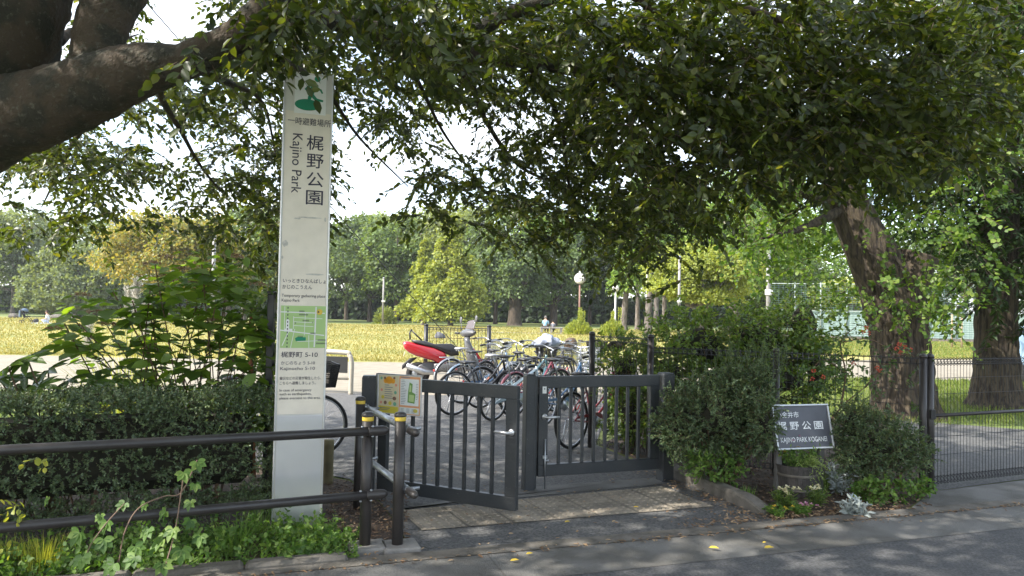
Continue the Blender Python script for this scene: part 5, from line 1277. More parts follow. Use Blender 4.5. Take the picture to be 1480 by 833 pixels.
Lf.build('foliage', M['leaf_rose'], rs, ro); mb.build('stem', M['stem_brown'], rs, ro); Lf.twigs('twigs', M['stem_green'], rs, ro); Fl.build('flowers', M['petal_red'], rs, ro)

# planter tub
tc_ = G(1150, 716); tc_.z = 0
tb = empty('planter_tub', tc_, 0, 'round dark wooden tub planted with yellow-flowering and trailing green plants', 'planter')
mb = MB(); mb.lathe([(.155, -.01), (.16, .0), (.18, .15), (.192, .27), (.196, .285), (.18, .285), (.172, .25), (.0, .25)], 32); mb.build('tub', pm('weathered_tub', (.085, .075, .068), .9, 0, 0, 6, .8, 30, col2=(.035, .032, .03), stretch=(4, 4, .6)), tb)
mb = MB()
for z, r_ in ((.07, .172), (.2, .187)): mb.lathe([(r_, z-.012), (r_+.004, z-.01), (r_+.004, z+.01), (r_, z+.012)], 32)
mb.build('hoop', M['concrete_old'], tb)
def flowers(root, pts, mat, sz=.016, n=9, name='flowers', org=None):
    Fl = Leaves()
    for c in pts:
        s = sph(n); s[:, 2] = np.abs(s[:, 2])*.6; Fl.add(np.array(c)+s*.003, s, s+np.array([0, 0, .6]), sz, sz*.9)
    return Fl.build(name, mat, root, org)
def plant(name, label, cat, base, r, h, mat, ll, lw, n, root=None, k=9, up=1.0, group=None, cr=.5, zoff=0, spread=.9):
    root = root or empty(name, base, 0, label, cat, group); b = np.array(base); a = rng.uniform(0, 2*PI, n); q_ = rng.uniform(0, 1, n)**.5
    S = b+np.stack([np.cos(a)*q_*r*cr, np.sin(a)*q_*r*cr, np.full(n, zoff+.01)], 1)
    Dr = np.stack([np.cos(a)*q_*r*1.1, np.sin(a)*q_*r*1.1, np.full(n, h*up)], 1); Lf = Leaves()
    Lf.sprigs(S, Dr, h*rng.uniform(.6, 1.1, n), k, ll, lw, spread, .12, .45, twig=.0018, flat=.2); Lf.build('foliage', mat, root, base); Lf.twigs('stems', M['stem_green'], root, base)
    return root
b = Vector((tc_.x, tc_.y, 0))
plant('', '', '', b+Vector((-.05, 0, 0)), .17, .24, M['leaf_weed'], .035, .016, 60, root=tb, zoff=.25)
Lf = Leaves(); S = np.array([[b.x+.06+rng.normal(0, .05), b.y-.06+rng.normal(0, .05), .31+rng.uniform(-.01, .05)] for _ in range(60)]); Lf.sprigs(S, np.array([.6, -.6, -.1])+rng.normal(0, .45, (60, 3)), .14, 12, .018, .012, .8, .55, .5, twig=.0015)
lt = Lf.build('trailing_foliage', leafm('lime_trailing_leaves', [(.22, .30, .08), (.34, .42, .14)], trans=.35, tcol=(1.3, 1.4, .7)), tb, tc_); lt.location = (0, 0, 0)
for ch in tb.children:
    pass
flowers(tb, [(b.x-.14, b.y-.08, .40), (b.x-.02, b.y-.1, .45), (b.x-.16, b.y-.05, .36), (b.x+.0, b.y, .5)], M['petal_yellow'], .022, org=tc_)
flowers(tb, [(b.x-.06, b.y-.08, .50), (b.x-.10, b.y-.05, .47), (b.x+.02, b.y-.02, .53)], M['petal_pink'], .016, org=tc_)
# flowering plants in the bed
def fl_plant(px, py, r, h, lab, petal, npet, sz, lmat='leaf_weed', ll=.035, lw=.014, n=26, mat2=None):
    p = G(px, py); p.z = 0; rt = plant('flowering_plant', lab, 'flower', p, r, h, M[lmat], ll, lw, n)
    flowers(rt, [(p.x+rng.normal(0, r*.55), p.y-.03+rng.normal(0, r*.5), h*rng.uniform(.85, 1.15)) for _ in range(npet)], M[petal], sz, org=p); return rt
fl_plant(1132, 738, .08, .17, 'cream yellow flowers at the front corner of the tub', 'petal_cream', 9, .026, 'leaf_broad', .05, .008, 40)
fl_plant(1180, 734, .07, .17, 'pale cream flower clump at the other side of the tub front', 'petal_cream', 8, .026, 'leaf_broad', .05, .008, 36)
fl_plant(1158, 746, .07, .10, 'small pink and white flowers in front of the tub', 'petal_pink', 9, .018)
fl_plant(1120, 748, .09, .09, 'low bright green plant with tiny yellow flowers beside the kerb end', 'petal_yellow', 6, .014)
# silver-leaved plant
for (px, py, r, h, lab) in [(1213, 716, .10, .30, 'taller silvery white feathery-leaved plant'), (1236, 748, .11, .15, 'lower silvery white plant sprawling onto the gutter')]:
    p = G(px, py); p.z = 0; plant('silver_plant', lab, 'plant', p, r, h, M['leaf_silver'], .055, .020, 22, k=11)
# grassy tufts
def tuft(px, py, r, h, lab, n=90, mat='leaf_broad', name='grass_tuft', w=.008, base=None, tilt=.4, group=None):
    p = Vector(base) if base else G(px, py); p.z = 0; rt = empty(name, p, 0, lab, 'grass tuft', group); a = rng.uniform(0, 2*PI, n)
    Lf = Leaves(); b = np.array(p)+np.stack([np.cos(a)*r*.4*rng.random(n), np.sin(a)*r*.4*rng.random(n), np.zeros(n)], 1)
    Lf.add(b, np.stack([np.cos(a)*tilt*rng.random(n), np.sin(a)*tilt*rng.random(n), np.ones(n)], 1), np.stack([np.cos(a), np.sin(a), np.full(n, .3)], 1), h*rng.uniform(.6, 1.1, n), w)
    Lf.build('blades', M[mat], rt, p, 'blade'); return rt
tuft(1190, 712, .16, .30, 'dark grassy clump between the tub and the silver plant', 150)
tuft(1082, 728, .16, .20, 'grassy tuft beside the bed kerb', 90, 'leaf_weed')
tuft(340, 800, .3, .34, 'tall grass tuft under the railing near the pillar', 110, 'leaf_weed', w=.009, tilt=.8)
tuft(375, 770, .22, .42, 'thin upright grass tuft against the pillar foot', 80, 'leaf_weed', w=.007, tilt=.6)
tuft(60, 826, .3, .30, 'yellow-green upright grass by the kerb at the corner of the view', 150, 'leaf_yellow', w=.009, tilt=.4)
tuft(8, 822, .3, .26, 'short yellowish grass at the very corner of the bed', 90, 'leaf_yellow', w=.009, tilt=.4)

# ground cover weeds under the hedge
Lf = Leaves(); n = 1500; S = []
for _ in range(n):
    s = rng.uniform(.45, 5.2); t = rng.uniform(.03, .75); p = E0-U*s*.98+NV*t; S.append((p.x, p.y, .01))
S = np.array(S); Lf.sprigs(S, np.array([0, 0, .8])+rng.normal(0, .45, (n, 3)), rng.uniform(.06, .22, n), 8, .036, .026, .9, .1, .5, twig=.0016)
S = np.array([(*(G(rng.uniform(395, 520), rng.uniform(775, 815)).xy), .01) for _ in range(230)]); Lf.sprigs(S, np.array([0, 0, .8])+rng.normal(0, .5, (230, 3)), rng.uniform(.05, .13, 230), 8, .03, .022, .9, .1, .5, twig=.0014)
tag(Lf.build('ground_cover', M['leaf_weed']), kind='stuff'); tag(Lf.twigs('ground_cover_stems', M['stem_green']), kind='stuff')
Lf = Leaves(); n = 2600; S = []
for _ in range(n):
    s = rng.uniform(.35, 5.2); t = rng.uniform(.06, .8); p = E0-U*s*.98+NV*t; S.append((p.x, p.y, .0))
Lf.add(S, np.array([0, 0, 1.])+rng.normal(0, .35, (n, 3)), rng.normal(0, 1, (n, 3)), rng.uniform(.05, .17, n), .006); tag(Lf.build('grass', M['leaf_weed'], None, None, 'blade'), kind='stuff')
for _ in range(1): pass
# five-leaflet creeper
cr = empty('creeper', E0-U*2.1+NV*.4, 0, 'creeper with large five-part leaves scrambling through the railing and hedge foot', 'creeper'); co = Vector(cr.location); co.z = 0; cr.location = co
Lf = Leaves(); mb = MB()
for (px, py, d, sz) in [(265, 683, 4.35, .085), (285, 668, 4.35, .08), (275, 725, 4.3, .07), (282, 700, 4.35, .06), (180, 728, 4.2, .07), (115, 770, 4.05, .10), (150, 780, 4.05, .09), (155, 755, 4.1, .08), (235, 780, 4.2, .10), (250, 765, 4.2, .09), (215, 765, 4.2, .09), (262, 795, 4.2, .10),
                        (235, 815, 4.1, .09), (195, 805, 4.0, .09), (165, 815, 4.0, .10), (290, 775, 4.3, .08), (240, 740, 4.3, .08), (275, 752, 4.3, .07), (70, 720, 4.1, .06), (210, 728, 4.25, .06), (195, 790, 4.05, .08), (120, 805, 4.0, .09), (145, 745, 4.15, .06)]:
    c = np.array(D(px, py, d)); f = nrm(np.array([rng.normal(0, .4), -1, .5+rng.normal(0, .25)])); u = nrm(np.cross(f, [0, 0, 1.])); v = np.cross(u, f); a0 = rng.normal(-1.57, .4)
    a = a0+np.array([-1.5, -.75, 0, .75, 1.5]); dr = np.cos(a)[:, None]*u+np.sin(a)[:, None]*v+f*.15
    Lf.add(np.repeat(c[None], 5, 0), dr, np.repeat(f[None], 5, 0)+rng.normal(0, .12, (5, 3)), sz*.8*np.array([.75, .95, 1.1, .95, .75]), sz*.46)
Lf.build('foliage', M['leaf_weed'], cr, co)
for pts in [[(172, 812, 4.1), (180, 770, 4.15), (200, 735, 4.2), (236, 718, 4.3), (262, 712, 4.35), (285, 665, 4.35)], [(240, 815, 4.1), (250, 780, 4.2), (257, 745, 4.3), (265, 690, 4.35)], [(120, 820, 4.0), (130, 790, 4.05), (155, 755, 4.1), (180, 728, 4.2)]]:
    mb.tube(bez([D(*p) for p in pts], 6), .0035, 6)
mb.build('stem', pm('creeper_stem', (.20, .13, .09), .8), cr, co)
Lf = Leaves(); cy = [(62, 660, 4.1), (18, 728, 4.0), (30, 735, 4.05), (15, 785, 4.0)]
S = np.array([D(*c) for c in cy for _ in range(3)])+rng.normal(0, .02, (12, 3)); yp = empty('creeper', (S[3][0], S[3][1], 0), 0, 'yellowing vine leaves hanging on the hedge front at the edge of view', 'creeper')
Lf.sprigs(S, rng.normal(0, .5, (12, 3))+np.array([0, -.6, -.2]), .07, 3, .045, .035, .9, .3, .3, twig=.002); Lf.build('foliage', M['leaf_yellow'], yp, yp.location); Lf.twigs('stems', M['stem_green'], yp, yp.location)

# hydrangea behind the hedge
hyo = Vector((D(260, 600, 6).x, 6.0, 0)); hy = empty('hydrangea_bush', hyo, 0, 'tall hydrangea with large leaves and faded brown flower heads above the hedge', 'shrub')
Lf = Leaves(); mb = MB(); P_ = []; rr = random.Random(5)
env = [(105, 440), (120, 470), (150, 430), (90, 470), (135, 500), (165, 478), (195, 500), (185, 440), (215, 405), (235, 385), (260, 400), (285, 385), (310, 395), (335, 405), (355, 430), (300, 430), (270, 440), (230, 430), (205, 460), (245, 470), (290, 470), (330, 460), (365, 470), (350, 500), (310, 500), (270, 505),
       (225, 510), (180, 530), (215, 545), (255, 545), (300, 540), (345, 540), (370, 520), (200, 580), (245, 585), (290, 580), (340, 575), (375, 560), (160, 560), (320, 375), (345, 385), (275, 372), (232, 420), (365, 445), (380, 490), (375, 590), (260, 570), (210, 570), (320, 600), (180, 585)]
hb_ = [Vector((hyo.x+rr.uniform(-.35, .35), hyo.y+rr.uniform(-.2, .2), 0)) for _ in range(9)]
for i, (px, py) in enumerate(env):
    for rep in range(4):
        e = D(px+rr.uniform(-14, 14), py+rr.uniform(-12, 12), rr.uniform(5.5, 6.5)); s = hb_[i % 9]
        if rep == 0: mb.tube(bez([s, s.lerp(e, .5)+Vector((rr.uniform(-.05, .05), 0, .12)), e], 5), .005, 5)
        f0 = rr.uniform(0, PI)
        for lv in range(3):
            c = e-Vector((0, 0, .075*lv)); a = f0+lv*PI/2
            for s_ in (0, PI):
                dr = (math.cos(a+s_), math.sin(a+s_), rr.uniform(-.55, .15)); sz = (.10+.035*lv)*rr.uniform(.8, 1.15)
                Lf.add([c+Vector(dr)*.02], [dr], [(rr.uniform(-.3, .3), rr.uniform(-.3, .3), 1)], sz, sz*.82)
for (px, py, sz) in [(372, 575, .2), (345, 580, .16), (370, 540, .15), (232, 520, .13), (215, 525, .13), (240, 545, .14), (355, 372, .09), (328, 360, .08)]:
    Lf.add([D(px, py, 5.5)], [(rr.uniform(-1, 1), -.4, rr.uniform(-.9, .3))], [(.1, -1, .5)], sz, sz*.68)
Lf.build('foliage', M['leaf_hyd'], hy, hyo); mb.build('stem', M['stem_brown'], hy, hyo)
for (px, py) in [(118, 427), (78, 476), (138, 452), (285, 408), (240, 373), (176, 452), (220, 382), (340, 372), (155, 470), (305, 465), (372, 412), (262, 390)]:
    c = np.array(D(px, py, 5.75)); n = 70; s = sph(n); s[:, 2] = np.abs(s[:, 2])*.5; Fh = Leaves(); Fh.add(c+s*np.array([.055, .055, .035])*rng.uniform(.6, 1.1, (n, 1)), s+rng.normal(0, .5, (n, 3)), s+rng.normal(0, .5, (n, 3)), .018, .016); Fh.build('flower_head', M['dry_head'], hy, hyo, 'diamond')

# fatsia with hand-shaped leaves
fo = Vector((D(70, 600, 5.4).x, 5.4, 0)); fa = empty('fatsia_bush', fo, 0, 'dark fatsia with big hand-shaped leaves above the hedge at the edge of view', 'shrub')
Lf = Leaves(); mb = MB()
for (px, py, sz) in [(40, 520, .19), (12, 530, .17), (70, 535, .17), (100, 550, .15), (140, 550, .15), (55, 560, .18), (20, 565, .17), (120, 565, .14), (85, 570, .16), (0, 548, .18), (150, 560, .11), (35, 545, .17), (64, 575, .15), (5, 585, .17), (110, 580, .14), (30, 585, .15)]:
    e = D(px, py, rng.uniform(5.1, 5.7)); c = np.array(e); f = nrm(np.array([rng.normal(0, .35), -.45, 1+rng.normal(0, .2)])); u = nrm(np.cross(f, [0, 1., .2])); v = np.cross(f, u); a0 = rng.uniform(0, 6.28)
    a = a0+np.linspace(0, 2*PI*7/8, 8); dr = np.cos(a)[:, None]*u+np.sin(a)[:, None]*v-f*.12
    Lf.add(np.repeat(c[None], 8, 0), dr, np.repeat(f[None], 8, 0)+rng.normal(0, .1, (8, 3)), sz*rng.uniform(.85, 1.1, 8), sz*.36)
    s = fo+Vector((rng.normal(0, .12), rng.normal(0, .1), 0)); mb.tube(bez([s, s.lerp(e, .5)+Vector((0, 0, .1)), e], 5), .006, 5)
Lf.build('foliage', leafm('fatsia_leaves', [(.04, .075, .018), (.07, .12, .025), (.10, .16, .03)], trans=.35, rough=.3, spec=.6, tcol=(2, 2.2, .5)), fa, fo)
mb.tube([fo+Vector((.05, 0, 0)), fo+Vector((.02, 0, .5)), fo+Vector((0, .05, .85))], [.03, .025, .02], 8); mb.build('stem', M['stem_brown'], fa, fo)

# ivy climbing the black post
io = Vector((pb.x, pb.y, 0)); iv = empty('climbing_vine', io+Vector((0, .12, 0)), 0, 'leafy vine and reddish stalk climbing behind the black post', 'climber'); iv.location.z = 0
S = np.array([(io.x+rng.normal(-.03, .06), io.y+.1+rng.normal(0, .07), rng.uniform(.7, 1.72)) for _ in range(110)]); Lf = Leaves(); Lf.sprigs(S, sph(110)+np.array([0, -.3, -.4]), .12, 8, .045, .035, .9, .4, .4, twig=.002)
Lf.build('foliage', M['leaf_broad'], iv, iv.location); Lf.twigs('twigs', M['stem_green'], iv, iv.location)
mb = MB(); limb(mb, [D(366, 690, 5.9), D(364, 590, 5.9), D(362, 480, 5.9), D(366, 445, 5.9)], [.022, .02, .018, .012], 8, 6, .05); mb.build('stem', pm('reddish_stalk', (.35, .13, .06), .8, var=.3), iv, iv.location)
# pampas and sunlit grasses behind
def big_grass(px, d, h, n, lab, plumes=(), mat='leaf_yellow', r=.3):
    p = D(px, 560, d); p.z = 0; rt = tuft(0, 0, r, h, lab, n, mat, 'ornamental_grass', .014, base=p, tilt=.75)
    if plumes:
        mb = MB()
        for (a, b, d2) in plumes: e = D(a, b, d2); mb.tube([p, e], .005, 5)
        mb.build('stalk', M['stem_green'], rt, p)
        for (a, b, d2) in plumes:
            e = np.array(D(a, b, d2)); m_ = 260; t = rng.random(m_); Fh = Leaves(); Fh.add(e+np.stack([rng.normal(0, .012, m_), rng.normal(0, .012, m_), -t*.42], 1), np.stack([rng.normal(0, .5, m_), rng.normal(0, .5, m_), np.ones(m_)], 1), rng.normal(0, 1, (m_, 3)), .09, .012)
            Fh.build('plume', leafm('white_plume', [(.62, .58, .50), (.75, .72, .66)], trans=.4, tcol=(1, 1, 1)), rt, p, 'diamond')
    return rt
big_grass(180, 8.6, 1.75, 230, 'pampas-like grass clump with white plumes behind the hydrangea', [(197, 408, 8.6), (212, 440, 8.5), (186, 420, 8.7), (128, 462, 8.8)], r=.5)
big_grass(235, 8.0, 1.0, 220, 'sunlit yellow-green grass clump glowing through the hydrangea', r=.8)
big_grass(330, 8.4, 1.0, 200, 'sunlit grass clump between the hydrangea and the pillar', r=.8)
big_grass(120, 7.6, .8, 160, 'light green grass clump behind the fatsia', r=.8)

# ================================================================== LITTER
Lt = Leaves(); n = 1500; P = []
for _ in range(n):
    m_ = rng.random()
    if m_ < .30: s = rng.uniform(2.0, 4.2); p = E0+U*s+NV*abs(rng.normal(0, .16))
    elif m_ < .50: s = rng.uniform(-1.5, 5.5); p = E0+U*s+NV*(-.17+rng.normal(0, .025))
    elif m_ < .60: p = G(rng.uniform(478, 560), rng.uniform(700, 812))
    elif m_ < .72: a = ka[0].lerp(ka[3], rng.random()); p = a-Vector((.12+abs(rng.normal(0, .12)), .05, 0))
    elif m_ < .86: p = G(rng.uniform(1110, 1345), rng.uniform(705, 762))
    else: p = E0+U*rng.uniform(0, 3)+NV*rng.uniform(0, 3)
    P.append((p.x, p.y, .034))
Lt.add(P, rng.normal(0, 1, (n, 3))*np.array([1, 1, .12]), np.array([0, 0, 1.])+rng.normal(0, .25, (n, 3)), rng.uniform(.015, .05, n), rng.uniform(.008, .022, n))
LIT = leafm('dry_leaf_litter', [(.16, .09, .05), (.28, .17, .09), (.38, .27, .16), (.22, .15, .10)], trans=.1, tcol=(1, 1, 1), rough=.8)
tag(Lt.build('leaf_litter', LIT), kind='stuff')
Lt = Leaves(); n = 2600; P = []
while len(P) < n:
    p = G(rng.uniform(960, 1345), rng.uniform(660, 766)) if rng.random() < .7 else G(rng.uniform(470, 590), rng.uniform(690, 790))
    q_ = (p-E0).dot(NV)
    if q_ < .03 or (p.x > 0 and (p-E0).dot(U) < 1.62+.0*q_ and q_ < .3): continue
    if p.x > 0 and ((p.x-ka[0].x)*(ka[3].y-ka[0].y)-(p.y-ka[0].y)*(ka[3].x-ka[0].x)) > -.02*0: continue
    P.append((p.x, p.y, .012+rng.random()*.02))
Lt.add(P, rng.normal(0, 1, (n, 3))*np.array([1, 1, .3]), np.array([0, 0, 1.])+rng.normal(0, .5, (n, 3)), rng.uniform(.02, .06, n), rng.uniform(.006, .02, n)); tag(Lt.build('mulch', leafm('bark_mulch', [(.07, .045, .03), (.14, .09, .06), (.26, .17, .11)], trans=0, rough=.9)), kind='stuff')
GY = leafm('fallen_yellow_leaf', [(.60, .42, .05), (.75, .55, .08)], trans=.2, tcol=(1, 1, .8))
for (px, py, s, lab) in [(737, 819, .06, 'yellow fallen leaf on the gutter near the rail post side'), (1024, 799, .07, 'yellow fallen leaf on the road edge, well apart from others'), (1104, 800, .075, 'pair-like long yellow fallen leaf on the road below the kerb end'), (816, 762, .05, 'yellow fallen leaf on the asphalt in front of the brown paving'), (915, 739, .045, 'yellow fallen leaf lying on the brown studded paving'), (1102, 792, .035, 'small yellow fallen leaf just above the long one on the road'), (760, 809, .05, 'pale yellow curled leaf on the concrete gutter')]:
    p = G(px, py); Ly = Leaves(); Ly.add([(0, 0, .035)], [(1, rng.normal(0, .4), .15)], [(0, -.2, 1)], s, s*.5); o = Ly.build('fallen_leaf', GY); o.location = (p.x, p.y, 0); tag(o, lab, 'leaf', 'yellow fallen leaves')

# ================================================================== LAMPS, POLES, SPORTS FENCE, BUILDINGS
M['pole_brown'] = pm('brown_pole', (.20, .11, .08), .6); M['pole_grey'] = pm('grey_pole', (.24, .23, .22), .5, .2); M['globe'] = pm('opal_globe', (.6, .58, .53), .3)
def base_at(px, py, d): p = D(px, py, d); p.z = 0; return p
def zof(py, px, d): return D(px, py, d).z
def pole(px, d, top, r, lab, mat='pole_grey', name='pole', bands=True):
    p = base_at(px, 470, d); rt = empty(name, p, 0, lab, 'pole'); h = zof(top, px, d); mb = MB(); mb.tube([(0, 0, -.05), (0, 0, h)], [r, r*.8], 14); mb.build('shaft', M[mat], rt)
    if bands:
        mb = MB(); mb.lathe([(r*1.3, h*.48), (r*1.35, h*.485), (r*1.35, h*.515), (r*1.3, h*.52)], 14); mb.box((r*1.2, 0, h*.5), (r*1.2, r*1.6, r*1.6), bev=.01); mb.build('bracket', M['white'], rt)
    mb = MB(); mb.lathe([(r*.9, h-.01), (r*1.0, h), (r*1.0, h+.05), (r*.2, h+.09)], 12); mb.build('cap', M['steel'], rt); return rt
pole(1110, 27, 325, .085, 'tall steel pole in front of the sports fence', 'pole_grey')
pole(981, 40, 372, .08, 'slim grey pole before the glowing yellow-green tree')
pole(306, 38, 338, .11, 'grey pole rising behind the hydrangea', 'pole_grey')
pole(553, 76, 402, .11, 'thin grey pole standing alone on the far lawn')
p = base_at(837, 474, 56); ck = empty('park_clock', p, 0, 'round white-faced park clock on a brown pole behind a spiky yellow bush', 'clock'); h = zof(403, 837, 56)
mb = MB(); mb.tube([(0, 0, -.05), (0, 0, h-.35)], .07, 12); mb.build('pole', M['pole_brown'], ck)
Mc = Matrix.Translation((0, 0, h)) @ Matrix.Rotation(-.35, 4, 'Z') @ Matrix.Rotation(PI/2, 4, 'X')
mb = MB(); mb.lathe([(.38, -.16), (.43, -.12), (.43, .12), (.38, .16)], 28, Mc); hs_ = mb.build('case', M['pole_grey'], ck)
mb = MB(); mb.lathe([(.37, .161), (.37, .17), (.0, .175)], 28, Mc); fc = mb.build('face', M['globe'], ck)
mb = MB(Mc); mb.box((.0, .10, .180), (.045, .26, .006)); mb.box((.09, .02, .187), (.2, .045, .006)); mb.build('hand', M['text'], fc)
for k in range(12):
    pass
mb = MB(); mb.lathe([(.06, h+.41), (.10, h+.47), (.04, h+.58), (.005, h+.70)], 12); mb.build('finial', M['white'], ck)
p = base_at(889, 474, 58); gl = empty('globe_lamp', p, 0, 'park lamp with a white globe on a pale pole, right of the clock', 'lamp'); h = zof(417, 889, 58)
mb = MB(); mb.tube([(0, 0, -.05), (0, 0, h-.2)], [.075, .055], 12); mb.build('pole', M['white'], gl); mb = MB(); mb.ball((0, 0, h), .27, 20, 12); mb.build('globe', M['globe'], gl); mb = MB(); mb.lathe([(.09, h-.36), (.12, h-.3), (.06, h-.26)], 12); mb.build('collar', M['steel'], gl)
mb = MB(); mb.box((-.05, 0, h*.52), (.16, .1, .22), bev=.02); mb.build('junction_box', M['white'], gl)
p = base_at(934, 474, 62); gl = empty('globe_lamp', p, 0, 'park lamp whose globe peeps beside the palest straight trunk', 'lamp'); h = zof(392, 934, 62)
mb = MB(); mb.tube([(0, 0, -.05), (0, 0, h-.2)], .06, 12); mb.build('pole', M['white'], gl); mb = MB(); mb.ball((0, 0, h), .20, 20, 12); mb.build('globe', M['globe'], gl)
# spiky yellow bushes
def spiky(px, d, hw, top, n, lab):
    p = base_at(px, 478, d); rt = empty('spiky_bush', p, 0, lab, 'bush', 'yellow-green bushes under the lamp poles'); r = hw/F*d; h = zof(top, px, d); m_ = 1500
    s = sph(m_); s[:, 2] = np.abs(s[:, 2]); P = np.array(p)+s*np.array([r, r, h*.55])*rng.uniform(.5, 1, (m_, 1)); Lf = Leaves(); Lf.add(P, s+np.array([0, 0, .6])+rng.normal(0, .4, (m_, 3)), s+rng.normal(0, .4, (m_, 3)), .22, .10)
    for k in range(n):
        x, y = rng.uniform(-.6, .6)*r, rng.uniform(-.4, .4)*r; z0 = h*.5; q_ = 110; t = rng.random(q_); a = rng.uniform(0, 6.28, q_)
        Lf.add(np.stack([p.x+x+np.cos(a)*.06, p.y+y+np.sin(a)*.06, z0+t*(h*1.08-z0)*(.75+.25*(k % 2))], 1), np.stack([np.cos(a), np.sin(a), np.full(q_, .9)], 1), rng.normal(0, 1, (q_, 3)), .13, .06)
    Lf.build('foliage', LM['yellow'], rt, p, 'diamond')
    mb = MB(); mb.tube([(0, 0, -.05), (0, 0, h*.5)], .06, 8); mb.build('stem', M['bark'], rt)
spiky(836, 54, 20, 448, 5, 'yellow-green bush with tall spikes at the foot of the clock pole')
spiky(885, 52, 18, 448, 3, 'green bush with yellow spikes at the foot of the globe lamp')
p = base_at(556, 470, 80); rt = empty('low_bush', p, 0, 'low green bush at the foot of the thin far pole', 'bush'); Lf = Leaves(); s = sph(900); s[:, 2] = np.abs(s[:, 2]); Lf.add(np.array(p)+s*np.array([1.2, 1, 1.9])*rng.uniform(.4, 1, (900, 1)), s, s+rng.normal(0, .4, (900, 3)), .3, .2); Lf.build('foliage', LM['olive'], rt, p, 'diamond')
mb = MB(); mb.tube([(0, 0, 0), (0, 0, .9)], .05, 6); mb.build('stem', M['bark'], rt)

# sports court fence
M['net_green'] = pm('court_wire', (.10, .17, .15), .6); M['court_post'] = pm('court_post', (.28, .33, .31), .5); M['screen'] = pm('pale_wind_screen', (.30, .40, .37), .8, 0, .12, .5)
A = base_at(1112, 492, 56); B = base_at(1640, 500, 50); ctf = empty('sports_fence', A, 0, 'tall green wire sports court fence with pale wind screen beyond the lawn', 'fence'); dd = B-A; Hf = 4.1; P = []
nv = 9
for k in range(int(Hf/.16)): P.append([(A.x, A.y, .1+k*.16), (B.x, B.y, .1+k*.16)])
for k in range(int(dd.length/.32)): q_ = A.lerp(B, k*.32/dd.length); P.append([(q_.x, q_.y, 0), (q_.x, q_.y, Hf)])
P = np.array(P)-np.array(A); prisms('wire', M['net_green'], P, np.full((len(P), 2, 1), .013), ctf, None, 3)
for k in range(14):
    q_ = dd*(k/13); mb = MB(); mb.tube([q_, q_+Vector((0, 0, Hf+.1))], .045, 8); mb.build('post', M['court_post'], ctf)
mb = MB(); mb.tube([Vector((0, 0, Hf)), dd+Vector((0, 0, Hf))], .035, 6); mb.tube([Vector((0, 0, 2.1)), dd+Vector((0, 0, 2.1))], .03, 6); mb.build('rail', M['court_post'], ctf)
mb = MB(); c = dd*.55; mb.box((c.x, c.y+.12, 1.15), (dd.length*.88, .02, 1.85), rz=math.atan2(dd.y, dd.x)); mb.build('wind_screen', M['screen'], ctf)
mb = MB(); mb.box((dd.x/2, dd.y/2, .12), (dd.length, .2, .26), rz=math.atan2(dd.y, dd.x)); mb.build('kerb_wall', M['concrete_old'], ctf)
for px in (1376, 1390, 1424): 
    p = base_at(px, 505, 41); o = MB(); o.tube([(0, 0, -.05), (0, 0, 1.9)], .05, 8); o = o.build('support_stake', pm('stake_wood', (.32, .24, .15), .8)); o.location = p; tag(o, {1376: 'first pale wooden stake on the lawn right of the ginkgo trunk', 1390: 'middle wooden stake leaning beside a thin bare sapling', 1424: 'wooden stake closest to the second thick trunk'}[px], 'stake', 'stakes on the lawn')

# buildings glimpsed beyond the trees
def building(px0, px1, top, d, lab, col, storeys=3, wins=6):
    a, b = base_at(px0, 460, d), base_at(px1, 460, d); w_ = b.x-a.x; h = zof(top, (px0+px1)/2, d); rt = empty('building', ((a.x+b.x)/2, d+4, 0), 0, lab, 'building')
    mb = MB(); mb.box((0, 0, h/2), (w_, 8, h)); mb.build('wall', col, rt); mb = MB(); mb.box((0, 0, h+.15), (w_+.5, 8.5, .3)); mb.build('roof', M['concrete'], rt)
    for s in range(storeys):
        for k in range(wins):
            x = -w_/2+w_*(k+.5)/wins; z = h*(s+.55)/storeys; mb = MB(); mb.box((x, -4.02, z), (w_/wins*.5, .1, h/storeys*.45)); wn = mb.build('window', pm('window_glass', (.05, .07, .09), .1) if 'window_glass' not in bpy.data.materials else bpy.data.materials['window_glass'], rt)
wcol = pm('pale_wall', (.55, .55, .54), .8, var=.1)
building(150, 262, 322, 150, 'pale apartment building glimpsed above the trees at the far side', wcol, 5, 8)
building(700, 790, 445, 130, 'low white building showing in slivers behind the dark trunks', wcol, 2, 7)
building(1040, 1105, 436, 110, 'white house peeping between trunks beside the steel pole', wcol, 2, 4)
building(560, 600, 445, 125, 'small white house behind the trunks by the low bush', wcol, 2, 3)
# overhead cable
mb = MB(); a, b = D(190, -20, 11.5), D(420, 235, 14); mb.tube(bez([a+(a-b)*1.6, a, a.lerp(b, .5)-Vector((0, 0, .05)), b, b+(b-a)*2], 5), .009, 6); tag(mb.build('overhead_cable', M['black_plastic']), 'thin dark overhead cable crossing the sky gap above the limb', 'cable')

hz_ = MB(); hz_.box((0, 150, 14), (420, 330, 30)); ho = hz_.build('haze', bpy.data.materials.new('haze_air')); tag(ho, kind='stuff')
hm = bpy.data.materials['haze_air']; hm.use_nodes = True; t_ = hm.node_tree; t_.nodes.remove(t_.nodes['Principled BSDF']); pv = t_.nodes.new('ShaderNodeVolumePrincipled'); pv.inputs['Color'].default_value = (.9, .93, .97, 1); pv.inputs['Density'].default_value = .0004; pv.inputs['Anisotropy'].default_value = .3
t_.links.new(pv.outputs[0], t_.nodes['Material Output'].inputs['Volume'])

